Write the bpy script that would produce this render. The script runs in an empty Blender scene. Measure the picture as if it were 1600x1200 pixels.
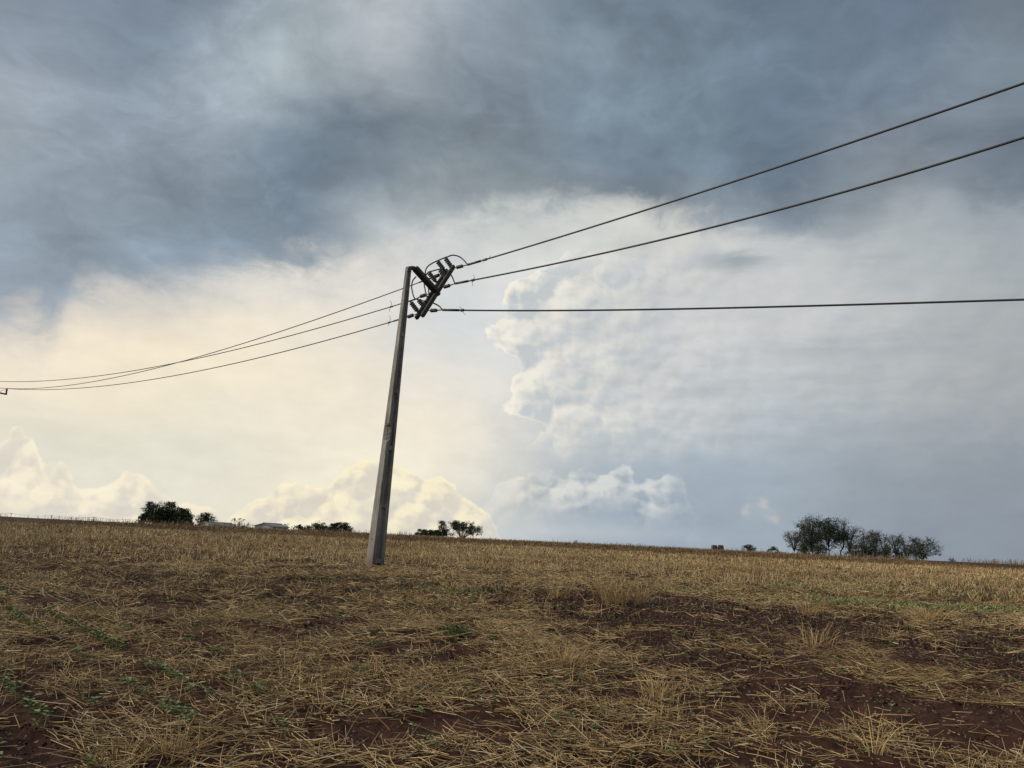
import bpy, bmesh, math, random
import numpy as np
from mathutils import Vector, Matrix
R_ = math.radians
random.seed(7)
scene = bpy.context.scene
COL = scene.collection

# ------------------------------------------------------------------ camera
EYE = Vector((0.0, 0.0, 1.65))
FOCAL = 1164.0                       # focal length in pixels of a 1600 px wide frame
PITCH, ROLL = 12.06, 2.72            # tilted up, rolled a little
cam_data = bpy.data.cameras.new('camera')
cam_data.sensor_width = 36.0
cam_data.lens = FOCAL / 1600.0 * 36.0
cam_data.clip_start = 0.05
cam_data.clip_end = 20000.0
cam = bpy.data.objects.new('camera', cam_data)
COL.objects.link(cam)
VIEW = Matrix.Rotation(R_(90 + PITCH), 3, 'X') @ Matrix.Rotation(R_(ROLL), 3, 'Z')
cam.matrix_world = Matrix.Translation(EYE) @ VIEW.to_4x4()
scene.camera = cam

def ray(px, py):
    return VIEW @ Vector(((px - 800) / FOCAL, -(py - 600) / FOCAL, -1.0))
def at(px, py, depth):
    """point of the place seen in that direction, `depth` metres ahead (world Y)"""
    d = ray(px, py)
    return EYE + d * (depth / d.y)
def azel(px, py):
    d = ray(px, py).normalized()
    return math.degrees(math.atan2(d.x, d.y)), math.degrees(math.asin(d.z))

# ------------------------------------------------------------------ sun and exposure
SUN_AZ, SUN_EL = -98.0, 28.0         # left of the view, behind thin cloud
sun_data = bpy.data.lights.new('sun', 'SUN')
sun_data.energy = 2.6
sun_data.angle = R_(24)
sun_data.color = (1.0, 0.90, 0.74)
sun = bpy.data.objects.new('sun', sun_data)
COL.objects.link(sun)
sd = Vector((math.sin(R_(SUN_AZ)) * math.cos(R_(SUN_EL)), math.cos(R_(SUN_AZ)) * math.cos(R_(SUN_EL)), math.sin(R_(SUN_EL))))
sun.rotation_euler = sd.to_track_quat('Z', 'Y').to_euler()
sun.location = sd * 60
vs = scene.view_settings
vs.view_transform = 'Standard'
vs.look = 'None'
vs.exposure = 0.0
vs.gamma = 1.0
vs.use_curve_mapping = False

# ------------------------------------------------------------------ sky: cloud layers laid out by azimuth and elevation
world = bpy.data.worlds.new('World')
scene.world = world
world.use_nodes = True
WT = world.node_tree
WT.nodes.clear()
world.cycles.sampling_method = 'MANUAL'
world.cycles.sample_map_resolution = 512

def lin(c):
    out = []
    for v in c[:3]:
        v = v / 255.0
        out.append(v / 12.92 if v <= 0.04045 else ((v + 0.055) / 1.055) ** 2.4)
    return tuple(out)

class S:
    """a node socket with arithmetic"""
    tree = WT
    def __init__(self, sock): self.s = sock
    @staticmethod
    def plug(node, idx, v):
        if isinstance(v, S): S.tree.links.new(v.s, node.inputs[idx])
        elif v is not None: node.inputs[idx].default_value = v
    def _op(self, op, a, b=None, c=None, clamp=False):
        n = S.tree.nodes.new('ShaderNodeMath'); n.operation = op; n.use_clamp = clamp
        S.plug(n, 0, a)
        if b is not None: S.plug(n, 1, b)
        if c is not None: S.plug(n, 2, c)
        return S(n.outputs[0])
    def __add__(s, o): return s._op('ADD', s, o)
    __radd__ = __add__
    def __sub__(s, o): return s._op('SUBTRACT', s, o)
    def __rsub__(s, o): return s._op('SUBTRACT', o, s)
    def __mul__(s, o): return s._op('MULTIPLY', s, o)
    __rmul__ = __mul__
    def __truediv__(s, o): return s._op('DIVIDE', s, o)
    def clamp(s): return s._op('ADD', s, 0.0, clamp=True)
    def mx(s, o): return s._op('MAXIMUM', s, o)
    def mn(s, o): return s._op('MINIMUM', s, o)
    def pw(s, o): return s._op('POWER', s, o)
    def ex(s): return s._op('EXPONENT', s)
def step(v, a, b, smooth=True):
    n = S.tree.nodes.new('ShaderNodeMapRange')
    n.interpolation_type = 'SMOOTHSTEP' if smooth else 'LINEAR'
    n.clamp = True
    S.plug(n, 0, v); n.inputs[1].default_value = a; n.inputs[2].default_value = b
    n.inputs[3].default_value = 0.0; n.inputs[4].default_value = 1.0
    return S(n.outputs[0])
def vec(x, y, z=0.0):
    n = S.tree.nodes.new('ShaderNodeCombineXYZ')
    S.plug(n, 0, x); S.plug(n, 1, y); S.plug(n, 2, z)
    return S(n.outputs[0])
def noise(v, scale, detail=4.0, rough=0.55, dist=0.0, dims='2D'):
    n = S.tree.nodes.new('ShaderNodeTexNoise'); n.noise_dimensions = dims
    S.plug(n, 'Vector', v); n.inputs['Scale'].default_value = scale
    n.inputs['Detail'].default_value = detail; n.inputs['Roughness'].default_value = rough
    n.inputs['Distortion'].default_value = dist
    return S(n.outputs[0])
def billow(v, scale, detail=3.0, rough=0.5):
    n = S.tree.nodes.new('ShaderNodeTexVoronoi'); n.voronoi_dimensions = '2D'; n.feature = 'F1'
    S.plug(n, 'Vector', v); n.inputs['Scale'].default_value = scale
    n.inputs['Detail'].default_value = detail; n.inputs['Roughness'].default_value = rough
    n.inputs['Lacunarity'].default_value = 2.3
    return 1.0 - S(n.outputs['Distance'])
def mixc(f, a, b):
    n = S.tree.nodes.new('ShaderNodeMix'); n.data_type = 'RGBA'; n.clamp_factor = True
    S.plug(n, 0, f)
    for i, c in ((6, a), (7, b)):
        if isinstance(c, S): S.plug(n, i, c)
        else: n.inputs[i].default_value = (*c, 1.0)
    return S(n.outputs[2])
def addc(a, b, f=1.0, mode='ADD'):
    n = S.tree.nodes.new('ShaderNodeMix'); n.data_type = 'RGBA'; n.blend_type = mode; n.clamp_factor = False
    S.plug(n, 0, f); S.plug(n, 6, a); S.plug(n, 7, b)
    return S(n.outputs[2])
def fcurve(x, pts, x0, x1, y0, y1, vector=False):
    n = S.tree.nodes.new('ShaderNodeFloatCurve')
    S.plug(n, 'Value', (x - x0) * (1.0 / (x1 - x0)))
    c = n.mapping.curves[0]
    pts = sorted(((p[0] - x0) / (x1 - x0), (p[1] - y0) / (y1 - y0)) for p in pts)
    while len(c.points) < len(pts): c.points.new(0.5, 0.5)
    for q, p in zip(c.points, pts):
        q.location = (min(max(p[0], 0), 1), min(max(p[1], 0), 1)); q.handle_type = 'VECTOR' if vector else 'AUTO'
    n.mapping.extend = 'HORIZONTAL'; n.mapping.update()
    return S(n.outputs[0]) * (y1 - y0) + y0

tc = WT.nodes.new('ShaderNodeTexCoord')
sx = WT.nodes.new('ShaderNodeSeparateXYZ')
WT.links.new(tc.outputs['Generated'], sx.inputs[0])
DX, DY, DZ = (S(sx.outputs[i]) for i in range(3))
DEG = 180 / math.pi
AZ = DX._op('ARCTAN2', DX, DY) * DEG
EL = DZ._op('ARCSINE', DZ.mn(1.0).mx(-1.0)) * DEG
FRONT = vec(AZ, EL)
# the cloud deck is a flat layer: its texture runs in the deck's own plane
ZI = (DZ.mx(0.0) + 0.42) * 0.6
DECK = vec(DX / ZI, DY / ZI)
w1 = noise(DECK, 1.1, 4, 0.6) - 0.5
w2 = noise(vec(DX / ZI + 7.3, DY / ZI - 3.1), 1.1, 4, 0.6) - 0.5
w3 = noise(FRONT, 0.30, 4, 0.6) - 0.5
w4 = noise(vec(AZ + 31.0, EL + 17.0), 0.30, 3, 0.6) - 0.5
high = step(EL, 9.0, 20.0)
U = AZ + w1 * (high * 8.0) + w3 * 3.0
Vv = EL + w2 * (high * 8.0) + w4 * 1.6

# broad tones of the cloud cover, photographed picture positions turned into directions
TONES = {
 30: [(30,141,152,165),(150,133,149,166),(300,118,133,149),(450,179,192,202),(600,198,205,209),(720,169,180,190),(850,131,147,160),(1000,118,133,148),(1200,112,128,144),(1400,109,124,142),(1570,116,129,141)],
 120: [(50,163,174,185),(180,122,139,155),(300,182,195,205),(420,195,206,210),(600,169,178,185),(750,139,152,164),(900,143,158,170),(1050,126,143,156),(1200,119,137,155),(1350,111,127,143),(1500,131,145,156)],
 220: [(30,174,184,192),(150,143,153,166),(300,151,164,175),(450,137,153,167),(550,123,142,158),(700,147,160,171),(900,121,140,157),(1050,125,144,160),(1200,103,121,138),(1350,145,154,165),(1500,122,135,150)],
 310: [(50,171,184,193),(200,167,181,193),(350,142,158,173),(480,126,146,163),(620,118,135,151),(750,128,140,148),(860,152,162,168),(950,115,126,137),(1050,121,136,150),(1200,115,131,145),(1300,136,150,162),(1450,167,175,180),(1570,113,125,136)],
 345: [(50,143,158,172),(200,149,164,177),(350,146,162,178),(480,133,150,165),(600,158,171,181),(700,191,199,197),(800,206,210,204),(900,186,194,194),(1000,194,198,194),(1100,181,191,197),(1200,159,171,181),(1300,151,165,175),(1450,171,179,184),(1570,143,155,165)],
 380: [(50,139,155,169),(200,127,141,156),(330,148,164,177),(450,136,148,158),(600,220,220,213),(700,223,224,220),(850,226,226,221),(950,245,241,229),(1050,221,219,214),(1150,200,203,204),(1300,210,212,211),(1450,179,186,187),(1570,154,163,168)],
 450: [(70,165,175,187),(200,198,199,199),(350,229,226,218),(500,241,235,224),(620,228,225,219),(750,207,213,216),(850,240,239,234),(1000,227,226,224),(1200,208,209,207),(1400,193,196,196),(1570,167,173,176)],
 530: [(50,248,234,213),(200,250,235,209),(350,251,237,210),(500,237,228,211),(650,224,222,217),(740,216,222,223),(850,223,224,222),(1000,216,217,217),(1200,204,207,207),(1400,188,192,193),(1570,160,165,168)],
 610: [(50,253,239,214),(200,253,240,211),(400,249,238,215),(550,245,234,213),(700,240,231,218),(760,238,235,225),(850,213,215,215),(1000,210,213,215),(1200,188,193,197),(1400,173,178,181),(1570,151,156,160)],
 690: [(50,214,214,201),(200,221,220,205),(350,229,226,211),(500,237,230,211),(700,246,236,213),(850,200,203,203),(1000,180,190,198),(1150,176,188,197),(1300,161,171,179),(1500,148,156,164)],
 760: [(50,236,232,215),(200,241,236,219),(450,242,235,213),(550,255,250,226),(700,248,242,223),(800,204,207,207),(950,169,180,190),(1080,160,174,188),(1200,162,174,185),(1350,153,163,173),(1550,147,156,166)],
 820: [(100,232,228,214),(300,234,229,213),(450,234,229,214),(650,222,220,211),(800,190,198,203),(950,156,171,185),(1100,155,169,183),(1200,162,174,185),(1400,144,154,165),(1570,142,152,163)],
}
samples = []
for py, row in TONES.items():
    for (px, r, g, b) in row:
        samples.append((*azel(px, py), *lin((r, g, b))))
samples += [(-60, 10, *lin((236, 226, 204))), (-60, 28, *lin((150, 160, 170))), (60, 8, *lin((152, 160, 168))), (60, 30, *lin((122, 133, 146))),
            (-60, 45, *lin((135, 146, 158))), (0, 50, *lin((136, 146, 158))), (60, 45, *lin((122, 134, 148))), (-30, 47, *lin((132, 144, 157))), (30, 47, *lin((118, 130, 145)))]
# lower edge of the dark deck, elevation over azimuth
EDGE = sorted(azel(*p) for p in [(-80,482),(0,494),(45,487),(75,504),(110,464),(160,444),(250,440),(330,424),(400,414),(470,408),(530,400),(590,388),(640,375),(700,348),(760,326),(820,318),(900,314),(960,326),(1040,348),(1110,355),(1200,362),(1290,382),(1350,375),(1410,324),(1470,308),(1530,334),(1600,324),(1700,332)])
EDGE = [(-60.0, EDGE[0][1])] + EDGE + [(60.0, EDGE[-1][1])]
smp = np.array(samples)
edge_at = np.interp(smp[:, 0], [p[0] for p in EDGE], [p[1] for p in EDGE])
is_deck = smp[:, 1] > edge_at
def tone_at(a, e, pts, s=2.2):
    w = np.exp(-((pts[:, 0] - a) ** 2 / (2 * (s * 1.25) ** 2) + (pts[:, 1] - e) ** 2 / (2 * s ** 2))) + 1e-4 / (1 + (pts[:, 0] - a) ** 2 + (pts[:, 1] - e) ** 2) ** 2
    return (pts[:, 2:] * w[:, None]).sum(0) / w.sum()
AZ0, AZ1 = -46.0, 46.0
un = (U - AZ0) * (1 / (AZ1 - AZ0))
def tones(rows_, pts):
    out = None
    for i, e in enumerate(rows_):
        n = WT.nodes.new('ShaderNodeValToRGB')
        WT.links.new(un.s, n.inputs[0])
        cr = n.color_ramp; cr.interpolation = 'CARDINAL'
        NS = 26
        for k in range(NS - 2): cr.elements.new(0.5)
        for k in range(NS): cr.elements[k].position = k / (NS - 1)
        for k in range(NS): cr.elements[k].color = (*tone_at(AZ0 + k / (NS - 1) * (AZ1 - AZ0), e, pts), 1)
        row = S(n.outputs[0])
        out = row if out is None else mixc(step(Vv, rows_[i - 1], e), out, row)
    return out
tone_low = tones([-1, 2.5, 5.5, 8.5, 11.5, 14.5, 17.5, 20.5, 24], smp[~is_deck])
tone_deck = tones([10, 14, 17.5, 20.5, 23.5, 26.5, 29.5, 32.5, 36, 40, 46], smp[is_deck])
# deck relief: soft streaks and ragged lighter rents
PX_, PY_ = DX / ZI, DY / ZI
streak = noise(vec(PX_ * 0.9 + PY_ * 0.6 + w1 * 0.5, PY_ * 1.4 - PX_ * 0.4), 1.2, 5, 0.58)
puff = billow(vec(PX_ * 1.0 + w2 * 0.7, PY_ * 1.3 + w1 * 0.7), 2.0, 2.0, 0.55)
fine = noise(vec(PX_ + w2 * 0.7, PY_ * 1.2 + w1 * 0.5), 4.2, 7, 0.68)
rent = step(noise(vec(PX_ + 4.0 + w1 * 0.8, PY_ * 1.4 + w2), 2.3, 5, 0.62), 0.55, 0.75)
gain = 1.0 + (streak - 0.5) * 0.36 + (fine - 0.5) * 0.50 + (puff - 0.62) * 0.24 + rent * 0.15
tone_deck = addc(tone_deck, vec(gain, gain, gain), 1.0, 'MULTIPLY')
ragged = noise(vec(AZ * 0.85, EL * 1.2), 0.22, 6, 0.62) - 0.5
dd_ = EL - fcurve(AZ, EDGE, -60, 60, 0, 40) + ragged * 2.8 + (fine - 0.5) * 4.5
DK = step(dd_, -1.5, 2.0)
veil = step(dd_ + (streak - 0.5) * 9.0 + ragged * 4.0, -4.5, 1.0) * (1.0 - step(AZ, 0.0, 14.0) * 0.6)
tone_low = mixc(veil * 0.42, tone_low, lin((176, 183, 188)))
tone = mixc(DK, tone_low, tone_deck)
# beyond the sector: the same grey deck all round
sunward = step(AZ, -180.0, -60.0) * (1.0 - step(AZ, -50.0, 60.0))
deck_grey = mixc(step(EL, 2.0, 22.0), mixc(sunward, lin((150, 157, 164)), lin((224, 217, 202))), lin((134, 145, 157)))
away = step(AZ._op('ABSOLUTE', AZ), 50.0, 85.0)
tone = mixc(away, tone, deck_grey)
tone = mixc(step(EL, 44.0, 60.0), tone, addc(vec(gain, gain, gain), (*lin((134, 145, 157)), 1.0), 1.0, 'MULTIPLY'))

# one field of cauliflower heads serves every heaped cloud; sampled again towards the light it gives their relief
wob = w3 * 1.5
BX, BY = AZ + wob, EL * 1.15 + w4 * 1.2
B = billow(vec(BX, BY), 0.30, 2.0, 0.38)
B2 = billow(vec(BX - 0.40, BY + 0.48), 0.30, 2.0, 0.38)
patchy = noise(vec(AZ + 90.0, EL * 1.3), 0.42, 3, 0.5)
def cumulus(base, env, amp, edge, lit, dark, relief, rimw, fade=None, strength=1.0):
    """heaped cloud where env (degrees inside its outline) is positive; lit from the upper left"""
    d = env + (B - 0.62) * amp + (patchy - 0.5) * amp * 1.1
    m = step(d, 0.0, edge) * strength
    if fade is not None: m = m * fade
    calm = 1.0 - step(d, 0.8, 5.0) * 0.45
    sh = (((B - B2) * relief + (patchy - 0.5) * 1.1) * calm + 0.42).clamp()
    rim = (1.0 - step(d, 0.0, rimw))
    t = (sh * 0.9 + rim * 0.65).clamp()
    return mixc(m, base, mixc(t, dark, lit)), d

P = lambda pts: [azel(*p) for p in pts]
# tall cumulonimbus: its left edge as azimuth over elevation
edge_pts = [(e, a) for a, e in P([(960,330),(880,395),(800,440),(768,480),(752,515),(788,560),(782,605),(792,645),(826,668),(818,700),(775,745),(735,810)])]
E_ = fcurve(EL, edge_pts, 0, 25, -10, 10)
inside = (AZ - E_)
tower_fade = step(EL + w3 * 5.0, 5.5, 10.0) * (1.0 - step(EL, 20.0, 23.5)) * (1.0 - step(inside, 8.0, 22.0) * 0.8)
tcol_l = mixc(step(inside, 0.0, 14.0), lin((250, 243, 228)), lin((218, 218, 214)))
tcol_d = mixc(step(inside, 0.0, 14.0), lin((198, 204, 206)), lin((190, 195, 199)))
tone, _ = cumulus(tone, inside, 2.0, 0.35, tcol_l, tcol_d, 2.6, 0.8, tower_fade, 0.95)
tone, _ = cumulus(tone, inside - 4.2 + (patchy - 0.5) * 5.0 + w3 * 3.0, 2.6, 0.8, tcol_l, tcol_d, 2.0, 1.0, tower_fade * step(EL, 8.5, 11.0), 0.30)
tone, _ = cumulus(tone, inside - 9.0 - (patchy - 0.5) * 7.0 + w4 * 4.0, 2.6, 1.2, tcol_l, tcol_d, 1.8, 1.4, tower_fade * step(EL, 8.5, 11.0), 0.22)
# long flat shelves across the tower
sh1 = noise(vec(AZ * 0.22, EL * 1.15 + (w3 * 1.2)), 1.0, 4, 0.55)
shelf = step(inside, 1.5, 5.0) * step(EL, 5.0, 9.0) * (1.0 - step(EL, 14.0, 20.0)) * (1.0 - step(AZ, 20.0, 34.0) * 0.6)
gl = 1.0 + (sh1 - 0.5) * 0.24 * shelf
tone = addc(tone, vec(gl, gl, gl), 1.0, 'MULTIPLY')

# low cumulus along the skyline, left
top_l = P([(-40,700),(0,686),(35,662),(60,696),(78,728),(98,718),(130,755),(178,748),(206,727),(236,750),(262,768),(300,778),(345,790)])
tone, _ = cumulus(tone, fcurve(AZ, top_l, -38, -18, -1, 9) - EL, 1.3, 0.3, lin((255, 243, 216)), lin((224, 218, 205)), 3.2, 0.7,
                  1.0 - step(AZ, -19.5, -18.0), 0.85)
tone, _ = cumulus(tone, fcurve(AZ, top_l, -38, -18, -1, 9) - EL - 1.5 + w3 * 3.5, 1.6, 0.5, lin((255, 244, 218)), lin((222, 217, 206)), 3.0, 0.7, 1.0 - step(AZ, -19.5, -18.0), 0.6)
top_m = P([(340,796),(380,784),(410,772),(445,750),(490,748),(530,726),(565,712),(600,706),(645,722),(690,737),(735,765),(760,790),(785,815)])
tone, _ = cumulus(tone, fcurve(AZ, top_m, -22, 2, -1, 9) - EL, 1.4, 0.3, lin((255, 244, 210)), lin((222, 215, 201)), 3.2, 0.7,
                  step(AZ, -20.5, -17.5) * (1.0 - step(AZ, -2.0, 1.0)), 0.88)
tone, _ = cumulus(tone, fcurve(AZ, top_m, -22, 2, -1, 9) - EL - 1.7 + w3 * 3.5, 1.7, 0.5, lin((255, 245, 214)), lin((220, 214, 202)), 3.0, 0.7, step(AZ, -20.5, -17.5) * (1.0 - step(AZ, -2.0, 1.0)), 0.65)
tone, _ = cumulus(tone, 1.0 - EL + w4 * 2.5 + (patchy - 0.5) * 2.0, 1.2, 0.8, lin((250, 240, 216)), lin((226, 221, 208)), 2.6, 0.5, 1.0 - step(AZ, -8.0, 0.0), 0.55)
# grey cumulus bank right of the pole
top_r = P([(730,812),(765,765),(790,738),(830,722),(880,722),(930,718),(975,714),(1000,738),(1060,730),(1075,765),(1100,800),(1130,830)])
bankd = fcurve(AZ, top_r, -4, 17, -1, 9) - EL
tone, _ = cumulus(tone, bankd, 1.6, 0.5, mixc(step(AZ, -2, 10), lin((240, 235, 222)), lin((216, 219, 218))),
                  mixc(step(AZ, -3.0, 6.0), lin((216, 213, 204)), mixc(step(bankd, 0.3, 3.2), lin((178, 187, 194)), lin((158, 172, 184)))), 2.6, 0.7,
                  step(AZ, -3.5, 2.5) * (1.0 - step(AZ, 11.0, 15.0)) * (1.0 - step(bankd, 2.2, 4.8)), 0.95)
# small bright-topped cloud near the trees
ca, ce = azel(1192, 792)
q = ((AZ - ca) * 0.55).pw(2.0) + ((EL - ce) * 0.75).pw(2.0)
tone, _ = cumulus(tone, 0.9 - q, 1.3, 1.6, lin((232, 222, 204)), lin((182, 189, 194)), 3.0, 0.3, None, 0.7)
# low bright slot under the bank
ga, ge = azel(930, 832)
slot = ((((AZ - ga) / 7.0).pw(2.0) + ((EL - ge) / 0.75).pw(2.0)) * -1.0).ex()
tone = mixc(slot * 0.35, tone, lin((214, 217, 218)))
# dark scraps hanging in front of the tower
for (sx_, sy_, wx, wy, dk, seed) in ((1150, 408, 2.8, 0.6, 0.85, 1.0), (1262, 546, 2.4, 0.6, 0.35, 5.0), (1400, 545, 5.0, 0.8, 0.4, 9.0), (1365, 405, 1.6, 0.4, 0.4, 13.0), (980, 385, 2.4, 0.7, 0.35, 17.0)):
    a0, e0 = azel(sx_, sy_)
    bl = ((((AZ - a0) / wx).pw(2.0) + ((EL - e0 + (sh1 - 0.5) * 1.6) / wy).pw(2.0)) * -1.0).ex()
    tone = mixc(bl * dk, tone, lin((158, 166, 173)))
# faint grain of thin cloud everywhere
gr = noise(vec(AZ * 0.6, EL * 1.3), 0.55, 6, 0.62)
g2 = 1.0 + (gr - 0.5) * 0.17
tone = addc(tone, vec(g2, g2, g2), 1.0, 'MULTIPLY')
# a little clear air shows through
nsky = WT.nodes.new('ShaderNodeTexSky')
nsky.sky_type = 'NISHITA'; nsky.sun_disc = False
nsky.sun_elevation = R_(SUN_EL); nsky.sun_rotation = R_(SUN_AZ)
nsky.dust_density = 3.0
clear = addc(S(nsky.outputs[0]), (0.06, 0.06, 0.06, 1.0), 1.0, 'MULTIPLY')
skycol = mixc(0.95, clear, tone)
bg = WT.nodes.new('ShaderNodeBackground')
WT.links.new(skycol.s, bg.inputs['Color'])
bg.inputs['Strength'].default_value = 1.0
wo = WT.nodes.new('ShaderNodeOutputWorld')
WT.links.new(bg.outputs[0], wo.inputs['Surface'])

# ================================================================== helpers
def new_mat(name):
    m = bpy.data.materials.new(name); m.use_nodes = True
    S.tree = m.node_tree
    b = m.node_tree.nodes['Principled BSDF']
    return m, b
def ocoord(kind='Object'):
    n = S.tree.nodes.new('ShaderNodeTexCoord'); return S(n.outputs[kind])
def attr(name):
    n = S.tree.nodes.new('ShaderNodeAttribute'); n.attribute_name = name; return S(n.outputs['Fac'])
def ramp(f, stops, interp='LINEAR'):
    n = S.tree.nodes.new('ShaderNodeValToRGB'); S.plug(n, 0, f); cr = n.color_ramp; cr.interpolation = interp
    while len(cr.elements) < len(stops): cr.elements.new(0.5)
    for e, (p, c) in zip(cr.elements, stops): e.position = p; e.color = (*c, 1)
    return S(n.outputs[0])
def n3(v, scale, detail=4, rough=0.6): return noise(v, scale, detail, rough, 0.0, '3D')
def bump(b, h, strength, dist):
    n = S.tree.nodes.new('ShaderNodeBump'); n.inputs['Strength'].default_value = strength; n.inputs['Distance'].default_value = dist
    S.plug(n, 'Height', h); S.tree.links.new(n.outputs[0], b.inputs['Normal'])
def tag(o, label=None, cat=None, group=None, kind=None):
    if label: o['label'] = label
    if cat: o['category'] = cat
    if group: o['group'] = group
    if kind: o['kind'] = kind
    return o
def link(o, parent=None):
    COL.objects.link(o)
    if parent is not None: o.parent = parent
    return o
def empty(name, loc=(0, 0, 0), rz=0.0):
    o = bpy.data.objects.new(name, None); o.empty_display_size = 0.2
    o.location = loc; o.rotation_euler = (0, 0, rz)
    return link(o)
def mesh_arrays(name, V, F, mat, attrs=None, smooth=False):
    """mesh from vertex array (n,3) and face array (m,k)"""
    me = bpy.data.meshes.new(name)
    V = np.asarray(V, np.float32); F = np.asarray(F, np.int32)
    me.vertices.add(len(V)); me.vertices.foreach_set('co', V.ravel())
    k = F.shape[1]
    me.loops.add(F.size); me.loops.foreach_set('vertex_index', F.ravel())
    me.polygons.add(len(F)); me.polygons.foreach_set('loop_start', np.arange(0, F.size, k, dtype=np.int32))
    if smooth: me.polygons.foreach_set('use_smooth', np.ones(len(F), bool))
    me.update(calc_edges=True)
    for an, av in (attrs or {}).items():
        a = me.attributes.new(an, 'FLOAT', 'POINT'); a.data.foreach_set('value', np.asarray(av, np.float32).ravel())
    if mat: me.materials.append(mat)
    return me
class MB:
    """collects shapes; build() links them as one mesh object"""
    def __init__(self): self.v = []; self.f = []; self.sm = False
    def add(self, v, f):
        o = len(self.v); self.v += [tuple(p) for p in v]; self.f += [tuple(i + o for i in q) for q in f]
        return self
    def box(self, c, sx, sy, sz, rot=None):
        c = Vector(c); vs_ = []
        for z in (-1, 1):
            for (x, y) in ((-1, -1), (1, -1), (1, 1), (-1, 1)):
                p = Vector((x * sx / 2, y * sy / 2, z * sz / 2)); vs_.append(c + (rot @ p if rot else p))
        return self.add(vs_, [(3, 2, 1, 0), (4, 5, 6, 7), (0, 1, 5, 4), (1, 2, 6, 5), (2, 3, 7, 6), (3, 0, 4, 7)])
    def loft(self, rings, caps=True):
        n = len(rings[0]); vs_ = [p for r in rings for p in r]; fs = []
        for i in range(len(rings) - 1):
            for j in range(n):
                fs.append((i * n + j, i * n + (j + 1) % n, (i + 1) * n + (j + 1) % n, (i + 1) * n + j))
        if caps: fs += [tuple(range(n - 1, -1, -1)), tuple((len(rings) - 1) * n + j for j in range(n))]
        return self.add(vs_, fs)
    def tube(self, pts, r, n=8, caps=True):
        pts = [Vector(p) for p in pts]; rs = r if isinstance(r, (list, tuple)) else [r] * len(pts)
        rings = []; ref = None
        for i, p in enumerate(pts):
            t = (pts[min(i + 1, len(pts) - 1)] - pts[max(i - 1, 0)]).normalized()
            if ref is None: ref = t.orthogonal().normalized()
            ref = (ref - t * ref.dot(t)).normalized(); b = t.cross(ref)
            rings.append([p + (ref * math.cos(a) + b * math.sin(a)) * rs[i] for a in (2 * math.pi * k / n for k in range(n))])
        return self.loft(rings, caps)
    def build(self, name, mat, parent=None, smooth=False):
        me = bpy.data.meshes.new(name); me.from_pydata(self.v, [], self.f); me.materials.append(mat)
        if smooth:
            me.polygons.foreach_set('use_smooth', np.ones(len(me.polygons), bool))
        me.update()
        o = bpy.data.objects.new(name, me)
        return link(o, parent)
def smooth_path(pts, sub=6):
    pts = [Vector(p) for p in pts]; out = []
    for i in range(len(pts) - 1):
        p0, p1, p2, p3 = pts[max(i - 1, 0)], pts[i], pts[i + 1], pts[min(i + 2, len(pts) - 1)]
        for k in range(sub):
            t = k / sub
            out.append(0.5 * ((2 * p1) + (p2 - p0) * t + (2 * p0 - 5 * p1 + 4 * p2 - p3) * t * t + (3 * p1 - p0 - 3 * p2 + p3) * t ** 3))
    return out + [pts[-1]]

# value noise for laying out soil, straw and plants
def _hash(ix, iy, seed):
    h = (ix.astype(np.int64) * 374761393 + iy.astype(np.int64) * 668265263 + seed * 974634777) & 0xffffffff
    h = ((h ^ (h >> 13)) * 1274126177) & 0xffffffff
    return ((h ^ (h >> 16)) & 0xffff) / 65535.0
def vnoise(x, y, seed=0):
    ix, iy = np.floor(x), np.floor(y); fx, fy = x - ix, y - iy
    fx = fx * fx * (3 - 2 * fx); fy = fy * fy * (3 - 2 * fy)
    a, b = _hash(ix, iy, seed), _hash(ix + 1, iy, seed); c, d = _hash(ix, iy + 1, seed), _hash(ix + 1, iy + 1, seed)
    return (a * (1 - fx) + b * fx) * (1 - fy) + (c * (1 - fx) + d * fx) * fy
def fbm(x, y, oct_=4, seed=0, gain=0.5):
    t = 0; a = 1; n = 0
    for k in range(oct_):
        t = t + a * vnoise(x, y, seed + k * 17); n += a; a *= gain; x, y = x * 2.03 + 5.1, y * 2.03 + 1.7
    return t / n

# ================================================================== the field
_ty = np.array([-6000, -200, -50, 0, 6, 19, 35, 54, 59, 65, 68, 72, 80, 120, 300, 900, 3000, 9000.])
_tz = np.array([-60, -8, -2, 0, .33, .87, 1.25, 1.38, 1.40, 1.80, 1.93, 1.80, 1.62, 1.5, 1.4, 0, -12, -60])
_fy = np.arange(-100, 400, 0.5); _fz = np.interp(_fy, _ty, _tz)
_fz[8:-8] = np.convolve(_fz, np.ones(7) / 7, 'same')[8:-8]
def ground_z(x, y):
    x = np.asarray(x, float); y = np.asarray(y, float)
    z = np.where((y > -90) & (y < 390), np.interp(y, _fy, _fz), np.interp(y, _ty, _tz))
    near = np.clip(1 - np.hypot(x, y) / 220, 0, 1)
    return z + near * 0.16 * (fbm(x * 0.12, y * 0.12, 2, 3) - 0.5)
gz = lambda x, y: float(ground_z(np.array([x]), np.array([y]))[0])
def ground_at(px, py):
    d = ray(px, py); d = d / d.y
    ys = np.arange(3, 72, 0.02); zz = EYE.z + d.z * ys
    hit = np.nonzero(zz < ground_z(d.x * ys, ys))[0]
    y = ys[hit[0]] if len(hit) else 66.0
    return d.x * y, y
ROWD = np.array([0.69, -0.724]); ROWN = np.array([0.724, 0.69])      # crop rows run this way
def rows(x, y): return x * ROWD[0] + y * ROWD[1], x * ROWN[0] + y * ROWN[1]

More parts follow.
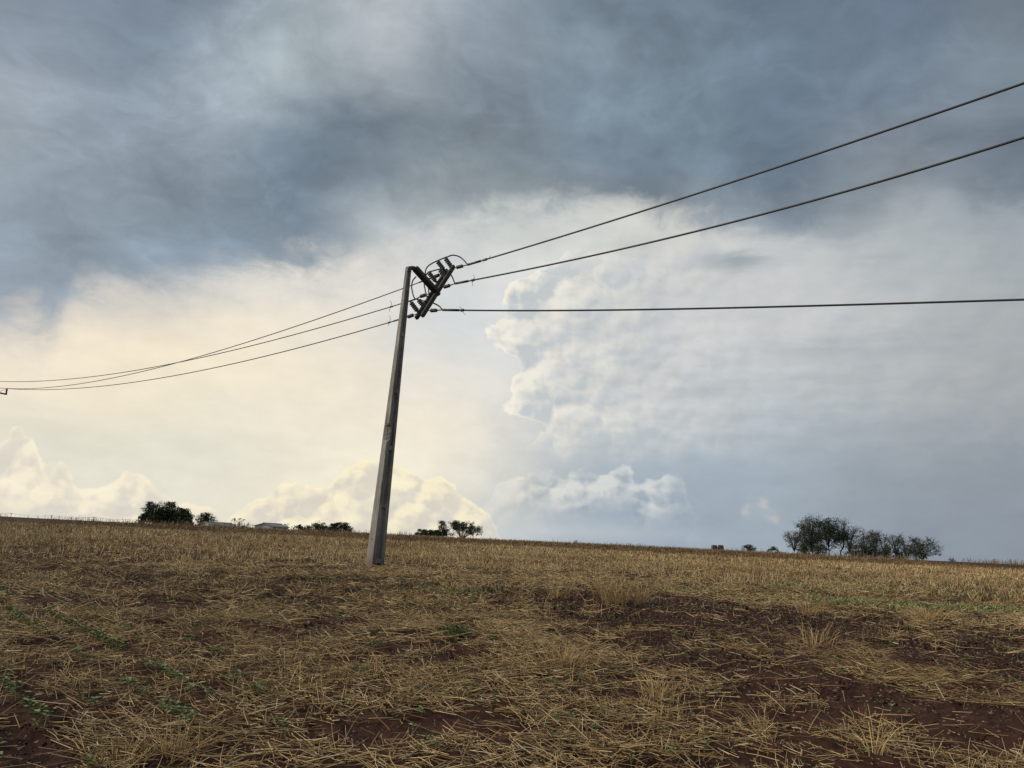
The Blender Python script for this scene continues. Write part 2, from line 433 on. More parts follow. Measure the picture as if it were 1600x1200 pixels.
# bare soil patches (picture outlines put down on the field)
def poly(pts): return np.array([ground_at(*p) for p in pts])
BARE = [(poly([(830,922),(960,930),(1080,936),(1200,950),(1350,972),(1480,985),(1600,990),(1640,1085),(1480,1052),(1380,1034),(1250,1018),(1100,1004),(960,980),(850,950)]), 0.97),
        (poly([(960,1000),(1120,1010),(1260,1035),(1450,1075),(1640,1110),(1640,1155),(1480,1130),(1330,1108),(1180,1074),(1010,1045)]), 0.88),
        (poly([(-60,1085),(10,1092),(62,1130),(100,1165),(134,1220),(-60,1230)]), 0.97),
        (poly([(330,900),(420,905),(540,906),(640,911),(740,918),(830,926),(830,936),(700,928),(560,918),(420,916),(330,912)]), 0.75),
        (poly([(520,960),(600,955),(620,985),(560,995),(500,985)]), 0.55),
        (poly([(640,1004),(720,1012),(740,1030),(680,1034),(620,1020)]), 0.4),
        (poly([(1000,1150),(1200,1165),(1230,1215),(980,1215)]), 0.55),
        (poly([(180,960),(260,975),(330,1020),(280,1030),(200,990)]), 0.6)]
def in_poly(x, y, P_):
    inside = np.zeros(x.shape, bool); j = len(P_) - 1
    for i in range(len(P_)):
        xi, yi, xj, yj = *P_[i], *P_[j]
        inside ^= ((yi > y) != (yj > y)) & (x < (xj - xi) * (y - yi) / (yj - yi + 1e-12) + xi); j = i
    return inside
def bareness(x, y):
    wx = x + (fbm(x * 1.3, y * 1.3, 3, 41) - 0.5) * 1.5; wy = y + (fbm(x * 1.3, y * 1.3, 3, 57) - 0.5) * 2.0
    b = np.zeros(x.shape)
    for P_, a in BARE: b = np.maximum(b, np.where(in_poly(wx, wy, P_), a, 0))
    s, n = rows(x, y)
    streaks = np.clip((fbm(s * 0.35, n * 1.6, 3, 71) - 0.54) * 7, 0, 0.6) * (y < 15)
    furrow = np.clip(np.cos((n - 1.49) * 2 * math.pi / 0.37) - 0.2, 0, 1) * np.clip(1.35 - y / 9, 0, 1) * (0.9 - 0.35 * (x > 0))
    clod = np.clip((fbm(x * 1.9, y * 1.9, 3, 91) - 0.52) * 6, 0, 0.75) * (y < 22)
    front = np.where((x < 1.5) & (y < 9), 0.45, 1.0); streaks = streaks * front; clod = clod * front
    far_bands = np.clip((fbm(s * 0.10, n * 0.55, 3, 83) - 0.5) * 3, 0, 0.45) * (y > 18) * (y < 58)
    streaks = np.maximum(streaks, far_bands)
    keep = np.clip((fbm(s * 0.8, n * 1.4, 3, 117) - 0.50) * 7, 0, 1)      # straw mats lying across the bare soil
    b = b * (1 - 0.05 * keep)
    return np.clip(np.maximum(np.maximum(b, furrow), np.maximum(streaks, clod)), 0, 1)

# soil
m_soil, b = new_mat('red_soil')
co = ocoord(); na = n3(co, 0.35, 5, 0.6); nb = n3(co, 9.0, 5, 0.65); nc = n3(co, 40.0, 3, 0.6)
soil_c = ramp(nb * 0.7 + na * 0.3, [(0.30, (0.030, 0.0135, 0.009)), (0.52, (0.060, 0.026, 0.017)), (0.75, (0.110, 0.050, 0.034))])
straw_c = ramp(nb, [(0.3, (0.10, 0.066, 0.030)), (0.7, (0.22, 0.150, 0.066))])
gc = mixc(attr('straw_cover'), soil_c, straw_c)
S.tree.links.new(gc.s, b.inputs['Base Color']); b.inputs['Roughness'].default_value = 0.95
b.inputs['Specular IOR Level'].default_value = 0.15
bump(b, nb + nc * 0.5, 0.9, 0.02)
rr = np.concatenate([[0.0], np.geomspace(1.5, 4.0, 12), np.geomspace(4.05, 26, 330), np.geomspace(26.4, 90, 90), np.geomspace(95, 9000, 40)])
ang = np.concatenate([np.linspace(-48, 48, 520), np.linspace(50, 310, 66)])
A_, R2 = np.meshgrid(np.radians(ang), rr)
GX, GY = np.sin(A_) * R2, np.cos(A_) * R2
bare_g = bareness(GX, GY)
GZ = ground_z(GX, GY)
fade = np.clip(1.3 - R2 / 26, 0, 1)
s_, n_ = rows(GX, GY)
GZ += fade * ((fbm(GX * 5, GY * 5, 4, 5, 0.65) - 0.5) * 0.105 + (fbm(GX * 1.1, GY * 1.1, 2, 9) - 0.5) * 0.10 + 0.012 * np.sin(n_ * 2 * math.pi / 0.37))
cover = np.clip((R2 - 20) / 20, 0, 1) * 0.85
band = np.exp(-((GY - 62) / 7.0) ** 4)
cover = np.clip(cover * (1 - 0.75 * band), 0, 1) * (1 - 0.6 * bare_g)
nr, na_ = GX.shape
idx = np.arange(nr * na_).reshape(nr, na_)
nxt = np.roll(idx, -1, axis=1)
F = np.stack([idx[:-1], idx[1:], nxt[1:], nxt[:-1]], -1).reshape(-1, 4)
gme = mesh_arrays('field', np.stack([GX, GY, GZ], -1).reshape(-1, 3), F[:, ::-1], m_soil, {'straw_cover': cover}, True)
field = link(bpy.data.objects.new('field', gme))
tag(field, 'wide reddish brown crop field rising gently to a low bank', 'field', kind='structure')

# ================================================================== straw
m_straw, b = new_mat('straw')
t = attr('tint')
sc_ = ramp(t, [(0.0, (0.085, 0.055, 0.032)), (0.30, (0.22, 0.145, 0.070)), (0.60, (0.44, 0.302, 0.138)), (0.85, (0.62, 0.465, 0.235)), (1.0, (0.68, 0.56, 0.34))])
S.tree.links.new(sc_.s, b.inputs['Base Color']); b.inputs['Roughness'].default_value = 0.6
b.inputs['Specular IOR Level'].default_value = 0.25
rng = np.random.default_rng(11)
def straw_mesh(P0, D, L, rad, bend, seg, sides):
    """N stalks as thin prisms"""
    N = len(P0)
    rnd = rng.normal(size=(N, 3)); a = np.cross(D, rnd); a /= np.linalg.norm(a, axis=1, keepdims=True) + 1e-9
    c = np.cross(D, a)
    V = np.empty((N, seg + 1, sides, 3), np.float32)
    for k in range(seg + 1):
        t_ = k / seg
        ctr = P0 + D * (L * t_)[:, None] + bend * (t_ ** 2)
        rk = rad * (1 - 0.35 * t_)
        for j in range(sides):
            an = 2 * math.pi * j / sides
            V[:, k, j] = ctr + (a * math.cos(an) + c * math.sin(an)) * rk[:, None]
    base = (np.arange(N) * (seg + 1) * sides)[:, None, None]
    if sides == 2:
        loc = np.array([[k * 2, k * 2 + 1, k * 2 + 3, k * 2 + 2] for k in range(seg)])
    else:
        loc = np.array([[k * sides + j, k * sides + (j + 1) % sides, (k + 1) * sides + (j + 1) % sides, (k + 1) * sides + j] for k in range(seg) for j in range(sides)])
    F_ = (base + loc[None]).reshape(-1, 4)
    return V.reshape(-1, 3), F_
def sector(r0, r1, n, half=40):
    a = np.radians(rng.uniform(-half, half, n)); r = np.sqrt(rng.uniform(r0 ** 2, r1 ** 2, n))
    return np.sin(a) * r, np.cos(a) * r
def lay_straw(name, label, r0, r1, n, seg, sides, rad, standing, lo, hi, dull=0.0):
    half = 54 if r1 < 21 else (47 if r1 < 40 else 42)
    n = int(n * half / 40)                                       # the straw goes on beyond the edges of the view
    x, y = sector(r0, r1, n, half)
    bare = bareness(x, y)
    mat_ = fbm(x * 0.9, y * 0.9, 3, 131)
    mat2 = fbm(x * 2.6, y * 2.6, 3, 139)
    keep = rng.random(n) > np.clip(bare * 1.06 + (0.66 - mat_) * 1.3 + (0.5 - mat2) * 2.3, 0.02, 0.985)
    x, y, mat_, bare = x[keep], y[keep], mat_[keep], bare[keep]; n = len(x)
    tall = fbm(x * 0.5, y * 0.5, 3, 151)
    pst = np.clip(standing + (tall - 0.5) * 1.4, 0.02, 0.97)
    up = rng.random(n) < pst
    th = rng.normal(math.atan2(ROWD[1], ROWD[0]), 1.0, n) + np.where(rng.random(n) < .5, math.pi, 0)
    el = np.where(up, np.radians(rng.normal(68, 17, n)), np.radians(np.abs(rng.normal(3, 11, n))))
    D = np.stack([np.cos(th) * np.cos(el), np.sin(th) * np.cos(el), np.sin(el)], -1)
    L = rng.uniform(lo, hi, n) * np.where(up, 0.75, 1.15) * rng.choice([0.5, 0.8, 1.0, 1.0, 1.25], n)
    z = ground_z(x, y) + np.where(up, -0.015, np.abs(rng.normal(0.010, 0.022, n)) + 0.014)
    P0 = np.stack([x, y, z], -1)
    bend = rng.normal(0, 0.13, (n, 3)) * L[:, None]; bend[:, 2] = np.where(up, -np.abs(bend[:, 2]) * 0.9, bend[:, 2] * 0.15)
    # broken stalks lean over
    r_ = rad * rng.uniform(0.65, 1.35, n)
    V, F_ = straw_mesh(P0, D, L, r_, bend, seg, sides)
    hue = fbm(x * 0.4, y * 0.4, 3, 171)
    tint = np.clip(rng.normal(0.51 + dull, 0.27, n) + (hue - 0.5) * 0.55 + np.where(up, 0.07, -0.02), 0.02, 1)
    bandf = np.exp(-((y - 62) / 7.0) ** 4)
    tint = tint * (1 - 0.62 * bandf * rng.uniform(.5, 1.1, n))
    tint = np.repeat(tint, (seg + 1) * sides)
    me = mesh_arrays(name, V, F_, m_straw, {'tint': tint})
    o = link(bpy.data.objects.new(name, me))
    return tag(o, label, 'straw', kind='stuff')
lay_straw('loose_straw', 'loose dry wheat straw matted over the soil in the foreground', 4.2, 11.5, 76000, 2, 3, 0.0031, 0.12, 0.06, 0.25)
lay_straw('chaff', 'fine broken chaff and straw bits strewn over the near soil', 4.2, 15.0, 85000, 1, 2, 0.0028, 0.03, 0.02, 0.10, -0.20)
lay_straw('flattened_straw', 'flattened dry straw between the foreground and the pole', 11.5, 20.0, 80000, 1, 3, 0.0052, 0.15, 0.07, 0.25)
lay_straw('standing_stubble', 'standing golden wheat stubble around and behind the pole', 20.0, 34.0, 90000, 1, 3, 0.0088, 0.70, 0.14, 0.30)
lay_straw('distant_stubble', 'distant brown stubble up to the bank on the skyline', 34.0, 73.0, 190000, 1, 2, 0.0115, 0.85, 0.14, 0.30)

# ================================================================== power pole
def concrete(name, dark, mid, light, weather=1.0, foot=False):
    m, b = new_mat(name)
    co = ocoord()
    st = S.tree.nodes.new('ShaderNodeMapping'); S.plug(st, 0, co); st.inputs['Scale'].default_value = (6, 6, 0.7)
    a = noise(S(st.outputs[0]), 2.0, 5, 0.65, 0.0, '3D'); c = n3(co, 22, 5, 0.7); d = n3(co, 1.3, 3, 0.6)
    f = (a * 0.5 + c * 0.3 + d * 0.35 - 0.08)
    S.tree.links.new(ramp(f, [(0.33, dark), (0.5, mid), (0.68, light)]).s, b.inputs['Base Color'])
    b.inputs['Roughness'].default_value = 0.9
    st2 = S.tree.nodes.new('ShaderNodeMapping'); S.plug(st2, 0, co); st2.inputs['Scale'].default_value = (9, 9, 0.55)
    lich = step(noise(S(st2.outputs[0]), 1.4, 5, 0.7, 0.0, '3D') * 0.7 + c * 0.35, 0.52, 0.66) * weather      # dark lichen runs
    S.tree.links.new(mixc(lich * 0.75, S(b.inputs['Base Color'].links[0].from_socket), (0.055, 0.054, 0.047)).s, b.inputs['Base Color'])
    if not foot:
        bump(b, c + a * 0.4, 0.5, 0.012); return m
    sz_ = S.tree.nodes.new('ShaderNodeSeparateXYZ'); S.plug(sz_, 0, co)
    splash = (1.0 - step(S(sz_.outputs[2]) + (c - 0.5) * 0.6 + (d - 0.5) * 0.5, 0.45, 1.05)) * 0.7       # red soil splashed up the foot
    S.tree.links.new(mixc(splash, S(b.inputs['Base Color'].links[0].from_socket), (0.12, 0.062, 0.042)).s, b.inputs['Base Color'])
    bump(b, c + a * 0.4, 0.5, 0.012)
    return m
m_conc = concrete('weathered_concrete', (0.10, 0.097, 0.085), (0.25, 0.243, 0.215), (0.42, 0.41, 0.365))
m_conc_new = concrete('pale_concrete', (0.16, 0.155, 0.14), (0.27, 0.262, 0.24), (0.37, 0.36, 0.33), 0.6, True)
m_beam = concrete('dark_wood', (0.030, 0.028, 0.023), (0.060, 0.056, 0.046), (0.105, 0.100, 0.085))
m_iron, b = new_mat('galvanised_iron'); b.inputs['Base Color'].default_value = (0.13, 0.13, 0.13, 1); b.inputs['Metallic'].default_value = 0.4; b.inputs['Roughness'].default_value = 0.6
S.tree.links.new(ramp(n3(ocoord(), 14, 4), [(0.35, (0.05, 0.04, 0.033)), (0.65, (0.17, 0.165, 0.16))]).s, b.inputs['Base Color'])
m_rust, b = new_mat('rusty_steel'); S.tree.links.new(ramp(n3(ocoord(), 30, 4), [(0.3, (0.06, 0.025, 0.012)), (0.7, (0.20, 0.09, 0.04))]).s, b.inputs['Base Color']); b.inputs['Roughness'].default_value = 0.85
m_glaze, b = new_mat('brown_grey_porcelain'); b.inputs['Roughness'].default_value = 0.35
S.tree.links.new(ramp(n3(ocoord(), 9, 3), [(0.3, (0.040, 0.040, 0.040)), (0.7, (0.085, 0.083, 0.080))]).s, b.inputs['Base Color'])
m_wire, b = new_mat('dark_cable'); b.inputs['Roughness'].default_value = 0.5
S.tree.links.new(ramp(n3(ocoord(), 0.8, 3), [(0.3, (0.036, 0.037, 0.039)), (0.7, (0.050, 0.051, 0.052))]).s, b.inputs['Base Color'])

Z = lambda zx, zy: (600 + zx / 8.889, 380 + zy / 8.889)       # enlarged view of the pole head
PD = 20.0
bx_, by_ = at(585, 886, PD).x, PD
base = Vector((bx_, by_, gz(bx_, by_) - 0.25))
top = at(638.5, 418, PD)
base_vis = at(585, 886, PD)
axis = (top - base_vis).normalized()
base = base_vis - axis * 0.45
HT = (top - base).length
pole = empty('utility_pole', base)
tag(pole, 'leaning concrete utility pole with a tilted crossarm standing in the stubble field', 'utility pole')
W = lambda p: Vector(p) - base                                  # world point -> pole space
cdir = Vector((-bx_, -by_, 0)).normalized()
nrm = Matrix.Rotation(R_(38.7), 3, 'Z') @ cdir                  # hollow side looks towards the viewer's right
nrm = (nrm - axis * nrm.dot(axis)).normalized()
xl = nrm.cross(axis).normalized()                               # +xl: smooth side is at -xl or +xl
if xl.dot(Vector((1, 0, 0))) < 0: xl = -xl                      # +xl points to the right of the picture
def wd(h):
    """width of the hollow side, depth of the smooth side at height h above the ground line"""
    k = min(max((h - 0.45) / (HT - 0.45), -0.1), 1)
    w = 0.395 + (0.142 - 0.395) * k
    return w, w * 0.74
def h_ring(h, chip=0.0, jag=0.0):
    w, d = wd(h); tf = w * 0.27; rc = d * 0.30; ch = min(0.012, w * 0.05); sl = rc * 0.30
    L_ = -w / 2 + chip
    pr = [(L_, -d / 2 + ch), (L_ + ch, -d / 2), (-w / 2 + max(tf, chip + 2 * ch), -d / 2), (-w / 2 + max(tf, chip + 2 * ch) + sl, -d / 2 + rc), (w / 2 - tf - sl, -d / 2 + rc), (w / 2 - tf, -d / 2),
          (w / 2 - ch, -d / 2), (w / 2, -d / 2 + ch), (w / 2, d / 2 - ch), (w / 2 - ch, d / 2), (w / 2 - tf, d / 2), (w / 2 - tf - sl, d / 2 - rc),
          (-w / 2 + tf + sl, d / 2 - rc), (-w / 2 + tf, d / 2), (-w / 2 + ch + jag, d / 2), (-w / 2 + jag, d / 2 - ch)]
    return [axis * h + xl * x + nrm * (-y) for x, y in pr]
def h_of(py):                                                   # height along the pole of a picture row
    t_ = (886 - py) / (886 - 418.0)
    lo_, hi_ = 0.0, 1.0
    for _ in range(40):
        mid = (lo_ + hi_) / 2; p = base_vis.lerp(top, mid); q = VIEW.transposed() @ (p - EYE); yy = 600 - q.y / -q.z * FOCAL
        if yy > py: lo_ = mid
        else: hi_ = mid
    return 0.45 + (lo_) * (HT - 0.45)
h_pale = h_of(808)
sh_ = MB(); sh_.loft([h_ring(h) for h in np.linspace(0, h_pale, 6)])
sh_.build('shaft_foot', m_conc_new, pole)['label'] = 'paler lower section of the pole'
c0, c1 = h_of(690), h_of(664)
hs = [h_pale] + list(np.linspace(h_pale + 0.3, c0 - 0.03, 5))
sh_ = MB(); rings = [h_ring(h) for h in hs]
for k, h in enumerate(np.linspace(c0, c1, 9)):
    rings.append(h_ring(h, 0.085 + 0.025 * random.random() if 0 < k < 8 else 0.02, 0.0))
rings += [h_ring(h) for h in np.linspace(c1 + 0.04, HT, 14)]
sh_.loft(rings).build('shaft', m_conc, pole)
rb = MB()
for off in (0.018, 0.040):
    w, d = wd(c0)
    rb.tube([axis * h + xl * (-w / 2 + off + 0.004 * math.sin(h * 17)) + nrm * (d / 2 - 0.03 - off) for h in np.linspace(c0 - 0.02, c1 + 0.02, 6)], 0.006, 6)
rb.build('exposed_rebar', m_rust, pole)
for py in (876, 790, 700, 611, 523, 452):                       # cross webs in the hollow side
    h = h_of(py)
    for side in (1, -1):
        w, d = wd(h); tf = w * 0.27; rc = d * 0.30
        mb = MB(); r0 = []
        for (hh, dep) in ((h - 0.075, 0.003), (h - 0.055, rc - 0.006), (h + 0.055, rc - 0.006), (h + 0.075, 0.003)):
            ww = w / 2 - tf - 0.004
            yb = d / 2 - rc - 0.02; yf = d / 2 - rc + dep
            r0.append([axis * hh + xl * x + nrm * (y * side) for x, y in ((-ww, yb), (ww, yb), (ww, yf), (-ww, yf))])
        mb.loft(r0).build('web', m_conc, pole)
# bolt hole on the smooth side
w, d = wd(h_of(843))
hb = MB(); c_ = axis * h_of(843) - xl * (w / 2 - 0.002)
hb.tube([c_, c_ - xl * 0.006], 0.022, 10).build('bolt_hole', m_beam, pole)

# crossarm pair, tipped over
D0, D1 = 20.62, 21.66                                            # depth of the low and of the high end
ARM_LO, ARM_HI = Z(497, 1015), Z(915, 357)                       # midline between both timbers
def arm_depth(px, py):
    t_ = (ARM_LO[1] - py) / (ARM_LO[1] - ARM_HI[1]); return D0 + (D1 - D0) * t_
LINE = Vector((0.74, -0.67, 0))
A0, A1 = at(*ARM_LO, D0), at(*ARM_HI, D1)
adir = (A1 - A0).normalized()
aup = LINE.cross(adir); aup = aup if aup.z > 0 else -aup
Rm = Matrix((adir, LINE.cross(Vector((0, 0, 0))) if False else (LINE - adir * LINE.dot(adir)).normalized(), aup.normalized())).transposed()
Rm.col[2] = Rm.col[0].cross(Rm.col[1])
if Rm.col[2].z < 0: Rm.col[2] = -Rm.col[2]; Rm.col[1] = -Rm.col[1]
ld = LINE
def timber(off, extra0, extra1, name='crossarm'):
    mb = MB(); rings = []
    L = (A1 - A0).length
    o = W(A0) + ld * off
    for s_, k in ((-extra0, 0.88), (-extra0 + 0.012, 1), (L + extra1 - 0.012, 1), (L + extra1, 0.88)):
        c = o + adir * s_
        rings.append([c + Rm.col[1] * (x * 0.048 * k) + Rm.col[2] * (z * 0.060 * k) for x, z in ((-1, -.8), (-.8, -1), (.8, -1), (1, -.8), (1, .8), (.8, 1), (-.8, 1), (-1, .8))])
    return mb.loft(rings).build(name, m_beam, pole)
timber(0.115, 0.02, 0.10)
timber(-0.115, 0.06, -0.02)
for f_ in (0.08, 0.36, 0.62, 0.93):                              # through bolts holding the two timbers
    c = W(A0.lerp(A1, f_))
    mb = MB(); mb.tube([c - ld * 0.21, c + ld * 0.21], 0.011, 8)
    for sg in (-1, 1): mb.tube([c + ld * (0.172 * sg), c + ld * (0.182 * sg)], 0.032, 6)
    mb.build('through_bolt', m_iron, pole)
# short stout beam from the pole head to the crossarm
p0, p1 = W(at(*Z(432, 350), 20.12)), W(at(*Z(745, 695), 21.1))
bd = (p1 - p0).normalized(); bs = bd.cross(Vector((0, 0.3, 1))).normalized(); bt = bs.cross(bd)
mb = MB(); rings = []
for k, sc in ((0, 0.9), (0.02, 1.0), (0.5, 1.0), (0.97, 1.02), (1.0, 0.9)):
    c = p0.lerp(p1, k)
    rings.append([c + bs * (x * 0.085 * sc) + bt * (y * 0.075 * sc) for x, y in ((-1, -.85), (-.85, -1), (.85, -1), (1, -.85), (1, .85), (.85, 1), (-.85, 1), (-1, .85))])
mb.loft(rings).build('bracket_beam', m_beam, pole)
mb = MB(); mb.tube([p1 - bd * 0.02, p1 + bd * 0.05], [0.085, 0.075], 14); mb.tube([p1 + bd * 0.05, p1 + bd * 0.075], 0.03, 6)
mb.build('end_plate', m_iron, pole)
q0, q1 = W(at(*Z(345, 352), 20.0)), W(at(*Z(432, 352), 20.12))
mb = MB(); mb.loft([[c + axis * (z * 0.045) + Vector((0, 1, 0)) * (y * 0.06) for y, z in ((-1, -1), (1, -1), (1, 1), (-1, 1))] for c in (q0, q0.lerp(q1, .5) + axis * 0.012, q1)])
mb.build('head_bracket', m_iron, pole)
mb = MB(); mb.tube([W(at(*Z(322, 395), 19.90)), W(at(*Z(385, 368), 20.0))], 0.014, 8); mb.build('head_bolt', m_iron, pole)

def lathe(mb, a, b_, prof, n=14):
    """prof: (fraction along, radius)"""
    t_ = (b_ - a).normalized(); r = t_.orthogonal().normalized(); s_ = t_.cross(r)
    mb.loft([[a.lerp(b_, f) + (r * math.cos(2 * math.pi * k / n) + s_ * math.sin(2 * math.pi * k / n)) * rad for k in range(n)] for f, rad in prof])
def sheds(n, r0, r1, a=0.12, b_=0.92):
    pr = [(a, r0 * 0.8)]
    for k in range(n):
        f0 = a + (b_ - a) * k / n; st_ = (b_ - a) / n
        pr += [(f0 + st_ * 0.10, r0), (f0 + st_ * 0.35, r1), (f0 + st_ * 0.55, r1 * 0.98), (f0 + st_ * 0.95, r0)]
    return pr + [(b_, r0 * 0.8)]
for (bz, tz) in (((948, 345), (848, 205)), ((835, 372), (738, 248)), ((722, 535), (618, 405)), ((868, 490), (768, 365)), ((470, 950), (368, 815)), ((575, 905), (472, 780))):
    dd = arm_depth(*Z(*bz)); 
    a, b_ = W(at(*Z(*bz), dd)), W(at(*Z(*tz), dd - 0.03))
    mb = MB(); lathe(mb, a, b_, sheds(5, 0.055, 0.078, 0.10, 0.93))
    ins = mb.build('post_insulator', m_glaze, pole, True)
    mb = MB(); lathe(mb, a - (b_ - a) * 0.12, a.lerp(b_, 0.12), [(0, 0.02), (0.3, 0.02), (0.32, 0.04), (1, 0.045)], 10); mb.build('pin', m_iron, ins)
    mb = MB(); lathe(mb, a.lerp(b_, 0.91), a.lerp(b_, 1.04), [(0, 0.034), (0.5, 0.036), (0.55, 0.024), (1, 0.022)], 10); mb.build('cap', m_iron, ins)
STR = {'R1': ((930, 362), (1000, 340), (1103, 314), (1160, 300)), 'R2': ((772, 634), (825, 613), (922, 584), (985, 560)), 'R3': ((575, 938), (640, 937), (742, 932), (812, 927)),
       'L1': ((830, 420), (772, 440), (700, 466), (660, 482)), 'L2': ((640, 700), (592, 714), (497, 744), (432, 780)), 'L3': ((465, 978), (412, 996), (325, 1026), (300, 1033))}
ENDS = {}
for kx, (a, b_, c, d) in STR.items():
    dd = arm_depth(*Z(*a)); sg = LINE * (1 if kx[0] == 'R' else -1)
    def pt(z, k):                                               # leaves the arm along the line's plan direction
        return at(*Z(*z), dd + sg.y * k)
    A, B_, C_, D_ = pt(a, 0.08), pt(b_, 0.22), pt(c, 0.45), pt(d, 0.58)
    mb = MB(); lathe(mb, W(B_), W(C_), sheds(4, 0.040, 0.057, 0.08, 0.92), 12)
    ins = mb.build('strain_insulator', m_glaze, pole, True)
    mb = MB(); mb.tube([W(A), W(B_.lerp(C_, 0.08))], 0.014, 6); mb.build('shackle', m_iron, ins)
    mb = MB(); mb.tube([W(B_.lerp(C_, 0.92)), W(D_)], [0.022, 0.014], 6); mb.build('clamp', m_iron, ins)
    ENDS[kx] = D_
for zs in ([(1160,300),(1112,240),(1042,186),(955,166),(885,188),(838,204),(738,246),(662,284),(602,330),(574,392),(577,452),(600,540),(618,630),(622,700)],
           [(984,560),(957,490),(925,430),(890,392),(830,362),(766,363),(685,383),(616,405),(570,468),(558,560),(574,660),(598,748)],
           [(812,927),(762,872),(692,835),(622,810),(532,799),(472,782),(425,765),(400,700),(384,600),(400,520),(446,464)]):
    mb = MB(); pts = smooth_path([W(at(*Z(*z), arm_depth(*Z(*z)) - 0.05 if i else arm_depth(*Z(*z)) - 0.35)) for i, z in enumerate(zs)], 5)
    mb.tube(pts, 0.021, 7).build('jumper_cable', m_wire, pole, True)
# loose straw piled round the foot comes with the stubble

# ================================================================== overhead cables
def on_plane(px, py, P0, d2):
    """point in that direction lying in the upright plane through P0 along plan direction d2"""
    r = ray(px, py); k = r.x / r.y
    t_ = (k * P0.y - P0.x) / (d2.x - k * d2.y)
    y = P0.y + d2.y * t_
    return t_, EYE + r * (y / r.y)
def cable(label, P0, d2, pix, rad, t_end=None, ties=(), group=None):
    d2 = Vector((d2[0], d2[1], 0)).normalized()
    tz = [(0.0, P0.z)] + [(lambda q: (q[0], q[1].z))(on_plane(*p, P0, d2)) for p in pix]
    T = np.array([q[0] for q in tz]); Zz = np.array([q[1] for q in tz])
    wgt = np.ones(len(T)); wgt[0] = 8
    cf = np.polyfit(T, Zz, 2 if len(T) < 6 else 3, w=wgt)
    tmax = T.max(); slope = np.polyval(np.polyder(cf), tmax); z_end = np.polyval(cf, tmax)
    tt = list(np.linspace(0, tmax, 48)); 
    zz = list(np.polyval(cf, tt))
    if t_end and t_end > tmax:
        for k in np.linspace(0, 1, 10)[1:]:
            u = (t_end - tmax) * k; tt.append(tmax + u); zz.append(z_end + slope * u + 0.004 * u * u)
    zz[0] = P0.z
    pts = [Vector((P0.x + d2.x * a, P0.y + d2.y * a, z)) - P0 for a, z in zip(tt, zz)]
    mb = MB(); mb.tube(pts, rad, 7)
    o = mb.build('power_cable', m_wire, None, True); o.location = P0
    tag(o, label, 'power cable', group)
    mb = MB(); mb.tube([Vector((0, 0, 0)), pts[1] * (0.55 / max(pts[1].length, .01))], rad * 1.5, 7); mb.build('end_sleeve', m_wire, o, True)
    for (t_, a, c) in ties:                                      # twisted tie ends sticking out
        z = np.interp(t_, tt, zz); p = Vector((d2.x * t_, d2.y * t_, z - P0.z))
        mb = MB(); mb.tube([p - d2 * 0.05, p + d2 * 0.05], rad * 1.7, 7)
        mb.tube(smooth_path([p, p + Vector((a[0] * 0.5 + 0.03, 0, a[1] * 0.4)), p + Vector((a[0], 0, a[1]))], 3), 0.0065, 5)
        mb.tube(smooth_path([p, p + Vector((c[0] * 0.5 - 0.02, 0, c[1] * 0.5)), p + Vector((c[0], 0, c[1]))], 3), 0.0065, 5)
        mb.build('tie_wire', m_iron, o)
    return o
RT = (0.74, -0.67)
cable('uppermost of the three cables rising to the right of the pole', ENDS['R1'], RT, [(762,404),(850,378),(950,347),(1000,331),(1200,266),(1400,199),(1600,130)], 0.0235, 34, [(0.75, (0.14, 0.13), (-0.07, -0.10))])
cable('middle of the three cables leading right from the crossarm', ENDS['R2'], RT, [(745,437),(850,415),(930,399),(1000,382),(1200,333),(1400,276),(1600,215)], 0.0235, 34, [(0.75, (0.01, 0.17), (0.01, -0.18))])
cable('lowest cable running almost level from the crossarm to the right', ENDS['R3'], (0.9, -0.43), [(728,485.5),(930,484.5),(1200,479.5),(1400,474.5),(1600,468)], 0.0235, 36, [(0.65, (-0.09, 0.10), (0.10, -0.13))])
FARD = 47.0
def far_dir(P0, px, py, dep):
    q = at(px, py, dep); return (q.x - P0.x, q.y - P0.y), q
dA, fA = far_dir(ENDS['L1'], -14, 605.5, 46.4)
dB, fB = far_dir(ENDS['L2'], -22, 594.5, 46.0)
dC, fC = far_dir(ENDS['L3'], 11, 606.8, 47.0)
cable('upper cable leaving the pole on the left, crossing its neighbour halfway', ENDS['L1'], dA, [(627,452),(540,482),(450,512),(340,549),(280,567),(200,587),(120,599.5),(35,606.6),(-14,605.5)], 0.0165)
cable('middle cable left of the pole, ending highest at the edge', ENDS['L2'], dB, [(600,482),(540,501),(450,526),(340,553),(280,566),(200,580),(120,591.5),(30,596.5),(-22,594.5)], 0.0165, None, [(1.05, (-0.05, 0.20), (-0.05, -0.16))])
cable('lowest cable left of the pole, hung from a crossarm tip', ENDS['L3'], dC, [(600,507),(500,535),(400,562),(300,581),(200,597),(120,607.2),(65,609.6),(30,608.4),(11,606.8)], 0.0165, None, [(0.75, (0.0, 0.22), (0.0, -0.10))])

